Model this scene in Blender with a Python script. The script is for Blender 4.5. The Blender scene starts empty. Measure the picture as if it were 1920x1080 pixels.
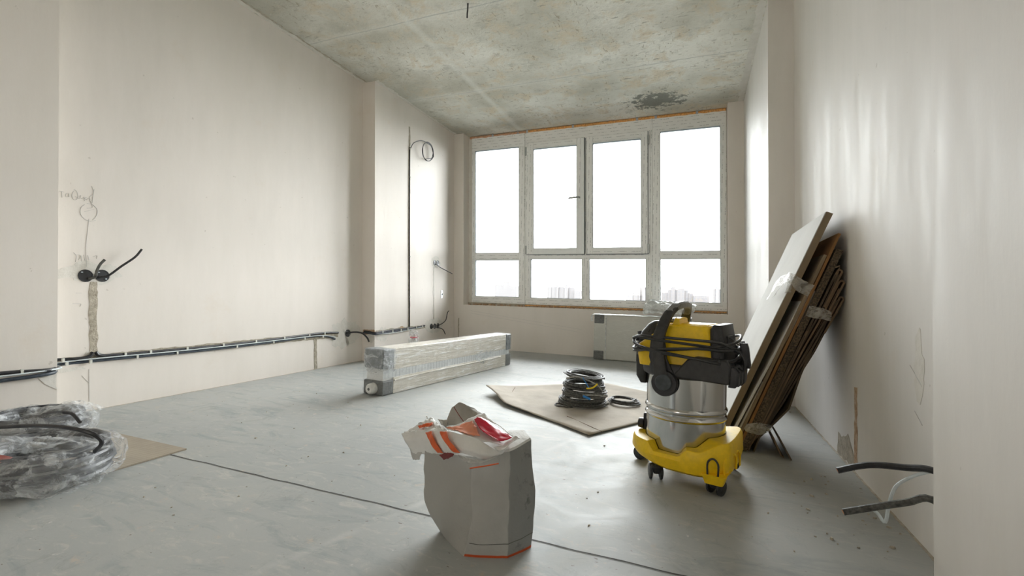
import bpy, bmesh, math, random
from mathutils import Vector, Matrix, noise
random.seed(7)
SC = bpy.context.scene
COL = SC.collection
PI = math.pi

# ------------------------------------------------------------------ camera
CAMP = Vector((0, 0, 0.68))
R0 = Vector((0.9282, 0.0278, -0.3711))   # right axis of the camera is read below
def rotm(rx, ry, rz):
    X = Matrix(((1,0,0),(0,math.cos(rx),-math.sin(rx)),(0,math.sin(rx),math.cos(rx))))
    Z = Matrix(((math.cos(rz),-math.sin(rz),0),(math.sin(rz),math.cos(rz),0),(0,0,1)))
    Y = Matrix(((math.cos(ry),0,math.sin(ry)),(0,1,0),(-math.sin(ry),0,math.cos(ry))))
    return X @ Z @ Y
W2C = rotm(-0.0132, 0.3805, 0.0271) @ Matrix(((1,0,0),(0,0,-1),(0,1,0)))   # world -> (right, down, forward)
FPX = 867.3
cam = bpy.data.cameras.new('camera'); camo = bpy.data.objects.new('camera', cam); COL.objects.link(camo)
right, down, fwd = W2C[0], W2C[1], W2C[2]
M = Matrix.Identity(4)
for i in range(3):
    M[i][0] = right[i]; M[i][1] = -down[i]; M[i][2] = -fwd[i]; M[i][3] = CAMP[i]
camo.matrix_world = M
cam.sensor_width = 36; cam.lens = FPX * 36 / 1920; cam.clip_start = 0.02; cam.clip_end = 3000
SC.camera = camo

# ------------------------------------------------------------------ world, light, exposure
wd = bpy.data.worlds.new('overcast_sky'); SC.world = wd; wd.use_nodes = True
nt = wd.node_tree; nt.nodes.clear()
bg = nt.nodes.new('ShaderNodeBackground'); out = nt.nodes.new('ShaderNodeOutputWorld')
bg.inputs['Color'].default_value = (0.97, 0.98, 1.0, 1); bg.inputs['Strength'].default_value = 6.0
nt.links.new(bg.outputs[0], out.inputs[0])
# overcast sky, brightest where the hidden sun stands high beyond the window
gtc = nt.nodes.new('ShaderNodeTexCoord'); dp = nt.nodes.new('ShaderNodeVectorMath'); dp.operation = 'DOT_PRODUCT'
dp.inputs[1].default_value = Vector((.28, .82, .50)).normalized(); nt.links.new(gtc.outputs['Generated'], dp.inputs[0])
mr = nt.nodes.new('ShaderNodeMapRange'); mr.interpolation_type = 'SMOOTHSTEP'
for i_, v_ in ((1, .55), (2, 1.0), (3, 3.2), (4, 15.0)): mr.inputs[i_].default_value = v_
nt.links.new(dp.outputs['Value'], mr.inputs[0]); nt.links.new(mr.outputs[0], bg.inputs['Strength'])
SC.view_settings.view_transform = 'Standard'; SC.view_settings.look = 'None'
SC.view_settings.exposure = 1.15; SC.view_settings.gamma = 1.0; SC.view_settings.use_curve_mapping = False
SC.cycles.use_denoising = True
SC.cycles.max_bounces = 12; SC.cycles.diffuse_bounces = 8; SC.cycles.transparent_max_bounces = 16
SC.cycles.sample_clamp_indirect = 10; SC.cycles.caustics_reflective = False; SC.cycles.caustics_refractive = False

# the room is slightly out of plumb, sheared to fit the image lines: (u, v, w) -> world
LK, LV = -0.0224, -0.0163
def RM(u, v, w): return Vector((u + LK*w, v + LV*w, w))
def at(px, py, Y):            # point of the vertical plane y = Y seen at a pixel of the photograph
    d = W2C.transposed() @ Vector((px-960, py-540, FPX)); return CAMP + d * (Y / d.y)
def atz(px, py, z=0.0):       # point of a horizontal plane
    d = W2C.transposed() @ Vector((px-960, py-540, FPX)); return CAMP + d * ((z-CAMP.z) / d.z)

# window opening helps sampling of the daylight
pl = bpy.data.lights.new('window_daylight_portal', 'AREA'); pl.shape = 'RECTANGLE'; pl.size = 2.98; pl.size_y = 2.1
plo = bpy.data.objects.new('window_daylight_portal', pl); COL.objects.link(plo)
plo.location = RM(-1.19, 5.42, 1.62); plo.rotation_euler = (-PI/2, 0, 0)
pl.cycles.is_portal = True
# added fill light, unseen in a closed corridor behind the camera
bl = bpy.data.lights.new('rear_fill_light', 'AREA'); bl.shape = 'RECTANGLE'; bl.size = 1.0; bl.size_y = 1.8
bl.energy = 12; bl.color = (1.0, 0.98, 0.95)
blo = bpy.data.objects.new('rear_fill_light', bl); COL.objects.link(blo)
blo.location = (-1.75, -3.6, 1.35); blo.rotation_euler = (PI/2, 0, 0)

# ------------------------------------------------------------------ materials
MATS = {}
class NB:
    def __init__(s, name):
        s.m = bpy.data.materials.new(name); s.m.use_nodes = True; s.t = s.m.node_tree; s.t.nodes.clear()
        s.o = s.n('ShaderNodeOutputMaterial'); s.p = s.n('ShaderNodeBsdfPrincipled'); s.l(s.p.outputs[0], s.o.inputs[0])
        s.tc = s.n('ShaderNodeTexCoord'); MATS[name] = s.m
    def n(s, k): return s.t.nodes.new(k)
    def l(s, a, b): s.t.links.new(a, b)
    def geo(s): return s.tc.outputs['Object']
    def mapping(s, scale=(1,1,1), rot=(0,0,0), loc=(0,0,0), src=None):
        m = s.n('ShaderNodeMapping'); m.inputs['Scale'].default_value = scale; m.inputs['Rotation'].default_value = rot
        m.inputs['Location'].default_value = loc; s.l(src or s.geo(), m.inputs[0]); return m.outputs[0]
    def noise(s, scale, detail=4, rough=.55, src=None, dist=0):
        x = s.n('ShaderNodeTexNoise'); x.inputs['Scale'].default_value = scale; x.inputs['Detail'].default_value = detail
        x.inputs['Roughness'].default_value = rough; x.inputs['Distortion'].default_value = dist
        s.l(src or s.geo(), x.inputs['Vector']); return x.outputs['Fac']
    def ramp(s, f, stops):
        r = s.n('ShaderNodeValToRGB'); e = r.color_ramp.elements
        while len(e) < len(stops): e.new(.5)
        for i, (p, c) in enumerate(stops):
            e[i].position = p; e[i].color = (c, c, c, 1) if isinstance(c, (int, float)) else (*c, 1)
        s.l(f, r.inputs[0]); return r.outputs[0]
    def mix(s, f, a, b, mode='MIX'):
        x = s.n('ShaderNodeMix'); x.data_type = 'RGBA'; x.blend_type = mode
        for v, i in ((f, 0), (a, 6), (b, 7)):
            if isinstance(v, (int, float)): x.inputs[i].default_value = v if i == 0 else (v, v, v, 1)
            elif isinstance(v, tuple): x.inputs[i].default_value = (*v, 1)
            else: s.l(v, x.inputs[i])
        return x.outputs[2]
    def math(s, op, a, b=None):
        x = s.n('ShaderNodeMath'); x.operation = op
        for i, v in enumerate((a, b)):
            if v is None: continue
            if isinstance(v, (int, float)): x.inputs[i].default_value = v
            else: s.l(v, x.inputs[i])
        return x.outputs[0]
    def sep(s, src=None):
        x = s.n('ShaderNodeSeparateXYZ'); s.l(src or s.geo(), x.inputs[0]); return x.outputs
    def bump(s, h, strength=.3, dist=.01):
        b = s.n('ShaderNodeBump'); b.inputs['Strength'].default_value = strength; b.inputs['Distance'].default_value = dist
        s.l(h, b.inputs['Height']); s.l(b.outputs[0], s.p.inputs['Normal'])
    def set(s, col=None, rough=None, metal=None, spec=None, **k):
        p = s.p
        if col is not None:
            if isinstance(col, tuple): p.inputs['Base Color'].default_value = (*col, 1)
            else: s.l(col, p.inputs['Base Color'])
        if rough is not None:
            if isinstance(rough, (int, float)): p.inputs['Roughness'].default_value = rough
            else: s.l(rough, p.inputs['Roughness'])
        if metal is not None: p.inputs['Metallic'].default_value = metal
        if spec is not None: p.inputs['Specular IOR Level'].default_value = spec
        for a, b in k.items(): p.inputs[a].default_value = b
        return s.m

def plaster(name, base, streak=.05, axis_scale=(1, 1, .25)):
    b = NB(name)
    n1 = b.noise(1.6, 5, .6, b.mapping(axis_scale)); n2 = b.noise(7, 6, .65, b.mapping(axis_scale)); n3 = b.noise(60, 4, .6)
    c = b.mix(b.ramp(n1, [(.3, 0.0), (.7, 1.0)]), tuple(x*(1-streak*1.4) for x in base), base)
    c = b.mix(b.ramp(n2, [(.35, 0.0), (.75, .55)]), c, tuple(min(1, x*(1+streak)) for x in (base[0], base[1]*1.0, base[2]*1.02)))
    c = b.mix(b.ramp(b.noise(2.2, 8, .7), [(.6, 0.0), (.74, .35)]), c, (base[0]*.9, base[1]*.83, base[2]*.74))
    sp = b.ramp(b.noise(24, 3, .5), [(.735, 0.0), (.76, .5)])
    c = b.mix(sp, c, (base[0]*.62, base[1]*.6, base[2]*.56))
    b.set(c, b.ramp(n2, [(.3, .5), (.7, .75)]), spec=.3)
    b.bump(b.math('ADD', b.math('MULTIPLY', n3, .15), n2), .18, .006)
    return b.m
plaster('plaster_cream', (.815, .760, .697), .06)
plaster('plaster_streaky', (.795, .764, .722), .085, (1, 1, .18))
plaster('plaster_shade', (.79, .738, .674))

def mortar():
    b = NB('mortar')
    n = b.noise(30, 6, .7); n2 = b.noise(140, 3)
    b.set(b.ramp(n, [(.3, (.30, .26, .20)), (.6, (.52, .47, .38)), (.8, (.66, .62, .53))]), .95)
    b.bump(b.math('ADD', n, b.math('MULTIPLY', n2, .3)), .9, .01)
mortar()
b = NB('patch_plaster'); n = b.noise(18, 5, .6)
b.set(b.ramp(n, [(.3, (.68, .65, .59)), (.7, (.77, .74, .685))]), .85); b.bump(n, .5, .01)
b = NB('rust_dirt'); n = b.noise(40, 5, .7)
b.set(b.ramp(n, [(.3, (.32, .17, .08)), (.6, (.55, .40, .27)), (.8, (.66, .58, .48))]), .9); b.bump(n, .7, .01)
b = NB('pencil'); b.set((.55, .535, .51), .7)

def concrete_ceiling():
    b = NB('ceiling_concrete')
    s = b.sep()
    big = b.noise(1.1, 5, .6); mid = b.noise(4.5, 6, .7, dist=.6); fine = b.noise(35, 4, .6)
    c = b.mix(b.ramp(big, [(.36, 0.0), (.62, 1.0)]), (.57, .55, .475), (.87, .855, .79))
    c = b.mix(b.ramp(mid, [(.50, 0.0), (.66, .75)]), c, (.70, .60, .45))
    c = b.mix(b.ramp(b.noise(6, 6, .75, b.mapping((1,1,1), loc=(5,3,0))), [(.55, 0.0), (.68, .5)]), c, (.44, .44, .39))
    # short trowel scars
    wv = b.mapping((9, 30, 1), rot=(0, 0, .5)); f1 = b.ramp(b.noise(1.6, 3, .6, wv, .4), [(.615, 0.0), (.665, .65)])
    wv2 = b.mapping((38, 11, 1), rot=(0, 0, .25), loc=(2, 1, 0)); f2 = b.ramp(b.noise(1.4, 3, .6, wv2, .4), [(.625, 0.0), (.675, .6)])
    dr = b.ramp(b.noise(1.7, 4, .6, b.mapping((1, 1, 1), loc=(4, 9, 0))), [(.38, .15), (.56, 1.0)]); dr2 = b.ramp(b.noise(2.3, 4, .6, b.mapping((1, 1, 1), loc=(1, 3, 0))), [(.40, .15), (.56, 1.0)])
    c = b.mix(b.math('MULTIPLY', f1, dr), c, (.27, .25, .20)); c = b.mix(b.math('MULTIPLY', f2, dr2), c, (.32, .26, .17))
    f3 = b.ramp(b.noise(13, 2, .4, b.mapping((1, 2, 1), loc=(8,2,1))), [(.74, 0.0), (.76, .9)]); c = b.mix(f3, c, (.78, .78, .74))
    # dark damp patch near the window: stain with its own outline
    dx = b.math('MULTIPLY', b.math('SUBTRACT', s[0], -.42), 3.4); dy = b.math('MULTIPLY', b.math('SUBTRACT', s[1], 4.86), 4.6)
    d = b.math('SQRT', b.math('ADD', b.math('POWER', dx, 2.0), b.math('POWER', dy, 2.0)))
    d = b.math('ADD', d, b.math('MULTIPLY', b.math('SUBTRACT', b.noise(13, 6, .75), .5), 4.2))
    c = b.mix(b.ramp(d, [(.72, .88), (.86, 0.0)]), c, (.21, .215, .19))
    # darker band along the left side
    d2 = b.math('ADD', s[0], b.math('MULTIPLY', b.noise(2.4, 6, .7), .55))
    c = b.mix(b.ramp(b.math('MULTIPLY', b.math('ADD', d2, 3.0), .8), [(.2, .55), (.75, 0.0)]), c, (.34, .335, .28))
    # poured-joint lines parallel to the window
    for v0, a in ((2.86, .9), (4.08, .8)):
        q = b.math('ABSOLUTE', b.math('SUBTRACT', b.math('ADD', s[1], b.math('MULTIPLY', b.noise(2.5, 4, .6), .05)), v0 + .025))
        c = b.mix(b.ramp(q, [(.002, a), (.008, 0.0)]), c, (.30, .30, .27))
        c = b.mix(b.ramp(q, [(.012, .4), (.07, 0.0)]), c, (.84, .83, .78))
    q = b.math('ABSOLUTE', b.math('SUBTRACT', b.math('ADD', s[0], b.math('MULTIPLY', b.noise(2.0, 4, .6), .06)), -2.01))
    c = b.mix(b.ramp(q, [(.012, .42), (.050, 0.0)]), c, (.86, .86, .81))
    b.set(c, .92, spec=.2)
    b.bump(b.math('ADD', b.math('MULTIPLY', mid, 1.5), fine), .55, .012)
concrete_ceiling()

def concrete_floor():
    b = NB('floor_concrete')
    s = b.sep()
    big = b.noise(.9, 5, .6); mid = b.noise(3.2, 7, .7, dist=1.2); fine = b.noise(70, 4, .6)
    c = b.mix(b.ramp(big, [(.3, 0.0), (.7, 1.0)]), (.33, .345, .34), (.42, .43, .415))
    c = b.mix(b.ramp(mid, [(.5, 0.0), (.72, .55)]), c, (.46, .455, .42))
    sw = b.noise(2.6, 5, .7, b.mapping((1, 3.2, 1), rot=(0, 0, .5)), 1.4)
    c = b.mix(b.ramp(sw, [(.30, .75), (.47, 0.0)]), c, (.25, .285, .29))
    c = b.mix(b.ramp(b.noise(7, 7, .75, b.mapping((1, 2.4, 1), rot=(0, 0, -.3), loc=(3, 8, 0)), 1.8), [(.54, 0.0), (.66, .6)]), c, (.52, .505, .46))
    c = b.mix(b.ramp(b.noise(5, 7, .8, b.mapping((1.6, 1, 1), loc=(9, 2, 0)), 1.0), [(.56, 0.0), (.66, .45)]), c, (.25, .26, .245))
    c = b.mix(b.ramp(b.noise(14, 6, .75), [(.60, 0.0), (.68, .6)]), c, (.52, .44, .35))
    c = b.mix(b.ramp(b.noise(42, 2, .5, b.mapping((1, 1.6, 1), loc=(3, 1, 0))), [(.72, 0.0), (.74, .8)]), c, (.17, .14, .11))
    c = b.mix(b.ramp(b.noise(26, 4, .6, b.mapping((1.5, 1, 1), loc=(7, 4, 0))), [(.70, 0.0), (.73, .6)]), c, (.66, .65, .61))
    # dusty tracks
    d = b.math('SUBTRACT', s[0], b.math('MULTIPLY', s[1], .32)); d = b.math('ABSOLUTE', b.math('ADD', d, 1.222))
    c = b.mix(b.math('MULTIPLY', b.ramp(d, [(.004, .28), (.022, 0.0)]), b.ramp(b.noise(5, 4), [(.4, 0.0), (.6, 1.0)])), c, (.66, .655, .62))
    # shade on the right painted into the floor colour, deepening towards the wall
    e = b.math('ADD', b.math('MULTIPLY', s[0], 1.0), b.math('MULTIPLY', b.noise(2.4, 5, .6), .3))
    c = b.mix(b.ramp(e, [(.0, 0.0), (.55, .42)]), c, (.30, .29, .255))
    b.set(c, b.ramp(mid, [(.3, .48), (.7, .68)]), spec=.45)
    b.bump(b.math('ADD', mid, b.math('MULTIPLY', fine, .25)), .2, .005)
concrete_floor()
b = NB('screed_joint'); b.set((.06, .055, .05), .95)

def simple(name, col, rough=.5, metal=0, bumpy=0, bscale=40, spec=.5, var=.12, **k):
    b = NB(name); n = b.noise(bscale, 4, .6)
    c = b.mix(b.ramp(n, [(.35, 0.0), (.7, 1.0)]), tuple(x*(1-var) for x in col), tuple(min(1, x*(1+var)) for x in col))
    b.set(c, rough, metal, spec, **k)
    if bumpy: b.bump(n, bumpy, .01)
    return b.m
simple('pvc_white', (.87, .89, .875), .3, var=.02)
simple('pvc_groove', (.42, .44, .43), .5, var=.03)
simple('gasket', (.10, .12, .14), .6)
simple('hinge_metal', (.42, .44, .44), .4, .6)
simple('zinc', (.50, .54, .58), .4, .8)
simple('foam_orange', (.78, .40, .14), .85, 0, .9, 60, var=.3)
simple('foam_orange_thin', (.62, .36, .22), .85, 0, .9, 60, var=.3)
simple('cable_black', (.025, .025, .028), .42, 0, .1, 60, var=.35)
simple('cable_blue_black', (.05, .065, .085), .45, 0, .1, 60, var=.35)
simple('pipe_black', (.022, .025, .032), .4, var=.3)
simple('cable_white', (.62, .68, .70), .45)
simple('cable_dusty', (.085, .085, .078), .55, 0, .3, 90, var=.55)
simple('cable_grey', (.30, .30, .28), .6, 0, .3, 90, var=.4)
simple('box_black', (.02, .02, .022), .45)
simple('box_inside', (.05, .055, .055), .6)
simple('clip_white', (.68, .68, .62), .6)
simple('wire_yellow', (.85, .62, .02), .45)
simple('wire_blue', (.03, .22, .60), .45)
simple('copper', (.60, .30, .16), .4, .8)
simple('vac_black', (.020, .020, .022), .42, 0, .08, 200, var=.3)
simple('vac_black_dusty', (.030, .0295, .028), .48, 0, .06, 60, var=.25)
simple('vac_grey', (.19, .19, .185), .5, 0, .1, 120, var=.25)
simple('vac_yellow', (.90, .59, .006), .42, 0, .03, 60, var=.07)
simple('rubber_disc', (.055, .065, .070), .6, var=.3)
simple('wheel_black', (.028, .030, .032), .45, 0, .2, 80, var=.5)
simple('cap_white', (.78, .78, .75), .5)
simple('grey_foil', (.20, .22, .23), .35, .15, .8, 28, var=.35)
simple('grey_foam', (.16, .165, .16), .6, 0, .5, 60, var=.25)
simple('radiator_white', (.76, .77, .76), .35, var=.03)
simple('paper_grey', (.50, .50, .48), .8, 0, .3, 22, var=.05)
simple('paper_brown', (.36, .34, .30), .85, 0, .3, 22, var=.1)
simple('orange_print', (.72, .12, .025), .6, var=.15)
simple('red_print', (.62, .012, .045), .3, var=.15)
simple('pale_red', (.58, .20, .18), .5)
simple('salmon_print', (.78, .30, .18), .7)
simple('red_dark', (.18, .03, .03), .7)
simple('haze_building', (.36, .34, .34), .9, var=.05)
simple('haze_building_warm', (.38, .34, .33), .9, var=.05)
simple('land', (.30, .33, .32), .95, var=.1)

def pvc_print(name, vertical):
    b = NB(name); s = b.sep()
    a, c = (s[2], s[0]) if vertical else (s[0], s[2])
    grp = b.math('LESS_THAN', b.math('FRACT', b.math('ADD', b.math('DIVIDE', a, .15), b.math('MULTIPLY', b.math('FLOOR', b.math('DIVIDE', c, .036)), .23))), .66)
    row = b.math('LESS_THAN', b.math('FRACT', b.math('DIVIDE', c, .036)), .17)
    m = b.mapping((150, 1, 60) if not vertical else (60, 1, 150))
    ch = b.math('GREATER_THAN', b.noise(1.0, 2, .5, m), .47)
    k = b.math('MULTIPLY', b.math('MULTIPLY', grp, row), ch)
    col = b.mix(b.math('MULTIPLY', k, .5), (.90, .905, .885), (.16, .17, .18))
    b.set(col, .35, spec=.4); return b.m
pvc_print('pvc_film_h', False); pvc_print('pvc_film_v', True)

def glass():
    b = NB('window_glass'); tr = b.n('ShaderNodeBsdfTransparent'); gl = b.n('ShaderNodeBsdfGlossy'); gl.inputs['Roughness'].default_value = .02
    fr = b.n('ShaderNodeFresnel'); fr.inputs[0].default_value = 1.45; mx = b.n('ShaderNodeMixShader')
    tr.inputs[0].default_value = (.97, .985, .98, 1)
    b.l(fr.outputs[0], mx.inputs[0]); b.l(tr.outputs[0], mx.inputs[1]); b.l(gl.outputs[0], mx.inputs[2]); b.l(mx.outputs[0], b.o.inputs[0])
glass()
def film(name, opac=.25, tint=(.85, .88, .90), wrinkle=9, sheen=.35, lo=.5, hi=.66):
    b = NB(name); tr = b.n('ShaderNodeBsdfTransparent'); mx = b.n('ShaderNodeMixShader')
    n = b.noise(wrinkle, 6, .7, b.mapping((1, 1, 1.6)), 1.2)
    n2 = b.noise(wrinkle*4, 4, .6)
    b.set(tint, .22, spec=.8); b.bump(b.math('ADD', n, b.math('MULTIPLY', n2, .3)), .9, .02)
    f = b.math('ADD', opac, b.math('MULTIPLY', b.ramp(n, [(lo, 0.0), (hi, 1.0)]), sheen))
    b.l(f, mx.inputs[0]); b.l(tr.outputs[0], mx.inputs[1]); b.l(b.p.outputs[0], mx.inputs[2]); b.l(mx.outputs[0], b.o.inputs[0])
film('film_clear', .05, wrinkle=30, sheen=.22, lo=.56, hi=.7)
film('film_milky', .16, (.80, .83, .85), 11, .55, .48, .64)
film('film_tape', .30, (.74, .71, .64), 26, .3, .42, .6)
film('film_bag', .62, (.86, .89, .88), 14, .35, .4, .6)

def steel():
    b = NB('stainless_steel'); n = b.noise(3, 4, .6); n2 = b.noise(1.0, 3, .6, b.mapping((60, 60, .8)))
    b.set((.60, .60, .585), b.ramp(n, [(.3, .10), (.7, .22)]), 1.0); b.bump(n2, .03, .004)
steel()

def cardboard(name, col, flute=0, dirt=.2):
    b = NB(name); n = b.noise(5, 5, .6); n2 = b.noise(90, 3)
    c = b.mix(b.ramp(n, [(.3, 0.0), (.7, 1.0)]), tuple(x*(1-dirt) for x in col), tuple(min(1, x*(1+dirt*.5)) for x in col))
    if flute:
        s = b.sep(); w = b.math('FRACT', b.math('MULTIPLY', s[flute-1], 72))
        c = b.mix(b.math('MULTIPLY', b.ramp(w, [(.35, 0.0), (.5, 1.0), (.65, 0.0)]), .30), c, tuple(x*.5 for x in col))
    b.set(c, .85, spec=.2); b.bump(b.math('ADD', n, b.math('MULTIPLY', n2, .25)), .25, .01)
cardboard('cardboard_pale', (.45, .405, .345)); cardboard('cardboard_fluted', (.42, .365, .29), 2)
cardboard('cardboard_brown', (.19, .13, .08)); cardboard('cardboard_dark', (.10, .074, .05), 0, .35)
cardboard('cardboard_tan', (.25, .19, .125)); cardboard('hardboard_orange', (.27, .14, .055))
cardboard('board_white', (.66, .655, .63), 0, .06)
b = NB('honeycomb_edge'); n = b.noise(160, 2, .5)
b.set(b.ramp(n, [(.42, (.05, .035, .02)), (.58, (.12, .085, .05))]), .9); b.bump(n, .8, .01)

def wrap_card():
    b = NB('wrapped_card'); n = b.noise(1.0, 6, .7, b.mapping((5, 5, 60), rot=(0, .05, 0)), .8); n2 = b.noise(20, 5, .6)
    c = b.mix(b.ramp(n2, [(.3, 0.0), (.7, 1.0)]), (.60, .555, .46), (.70, .66, .575))
    c = b.mix(b.ramp(n, [(.54, 0.0), (.62, .9)]), c, (.92, .92, .89)); c = b.mix(b.ramp(n, [(.36, .5), (.44, 0.0)]), c, (.46, .42, .33))
    b.set(c, .34, spec=.6, **{'Coat Weight': .6, 'Coat Roughness': .15}); b.bump(b.math('ADD', n, b.math('MULTIPLY', n2, .3)), .6, .012)
wrap_card()
b = NB('wrapped_fins'); s = b.sep(); w = b.math('FRACT', b.math('MULTIPLY', s[1], 30))
c = b.mix(b.ramp(w, [(.3, 0.0), (.5, 1.0), (.7, 0.0)]), (.64, .66, .66), (.45, .47, .48))
c = b.mix(b.ramp(b.noise(9, 5, .7), [(.55, 0.0), (.68, .6)]), c, (.85, .87, .87)); b.set(c, .3, **{'Coat Weight': .6}); b.bump(b.noise(25, 4), .4, .01)

def radiator_wrap():
    b = NB('radiator_wrap'); n = b.noise(1.0, 5, .6, b.mapping((14, 14, 30), rot=(0, .6, 0)), .5); sp = b.noise(55, 2, .5)
    c = b.mix(b.ramp(n, [(.5, 0.0), (.75, .35)]), (.52, .52, .47), (.66, .66, .61)); c = b.mix(b.ramp(sp, [(.74, 0.0), (.76, 1.0)]), c, (.9, .9, .88))
    b.set(c, .3, **{'Coat Weight': .5}); b.bump(n, .25, .01)
radiator_wrap()

def bag_paper():
    b = NB('bag_paper'); uv = b.tc.outputs['UV']; n = b.noise(14, 5, .6); s = b.sep(uv)
    c = b.mix(b.ramp(n, [(.3, 0.0), (.7, 1.0)]), (.70, .70, .68), (.80, .80, .78))
    b.set(c, .75, spec=.25); b.bump(b.math('ADD', n, b.math('MULTIPLY', b.noise(5, 4, .5, None, 1.5), 2)), .45, .012)
bag_paper()
def bag_body():
    b = NB('bag_body'); uv = b.tc.outputs['UV']; s = b.sep(uv)
    n = b.noise(10, 5, .6)
    c = b.mix(b.ramp(n, [(.3, 0.0), (.7, 1.0)]), (.40, .40, .38), (.47, .47, .45))
    # printed darker grey panel wrapped round the right hand side of the sack
    e = b.math('ADD', s[0], b.math('MULTIPLY', b.noise(18, 3), .012))
    c = b.mix(b.ramp(e, [(.506, 0.0), (.508, .75)]), c, (.25, .255, .25))
    c = b.mix(b.math('LESS_THAN', s[0], .330), c, (.385, .382, .358))
    st = b.noise(22, 5, .7); c = b.mix(b.math('MULTIPLY', b.ramp(st, [(.55, 0.0), (.66, .7)]), b.ramp(e, [(.53, 0.0), (.60, 1.0)])), c, (.10, .105, .11))
    ln = b.math('MULTIPLY', b.math('LESS_THAN', b.math('ABSOLUTE', b.math('SUBTRACT', b.math('ADD', s[1], b.math('MULTIPLY', b.noise(6, 3), .04)), .16)), .004), b.math('MULTIPLY', b.math('GREATER_THAN', s[0], .34), b.math('LESS_THAN', s[0], .68)))
    c = b.mix(ln, c, (.13, .13, .12))
    # overlapping paper strip and orange rim at the foot
    c = b.mix(b.math('MULTIPLY', b.ramp(s[1], [(.022, 1.0), (.026, 0.0)]), b.math('GREATER_THAN', s[0], .335)), c, (.55, .09, .025))
    b.set(c, .7, spec=.3); b.bump(b.math('ADD', n, b.noise(4, 4, .6, None, 2)), .4, .012)
bag_body()
def haze_facade():
    b = NB('haze_facade'); s = b.sep()
    wx = b.math('GREATER_THAN', b.math('FRACT', b.math('MULTIPLY', s[0], .33)), .6); wz = b.math('GREATER_THAN', b.math('FRACT', b.math('MULTIPLY', s[2], .36)), .5)
    b.set(b.mix(b.math('MULTIPLY', b.math('MULTIPLY', wx, wz), .6), (.20, .185, .185), (.165, .165, .18)), .9)
haze_facade()

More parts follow.
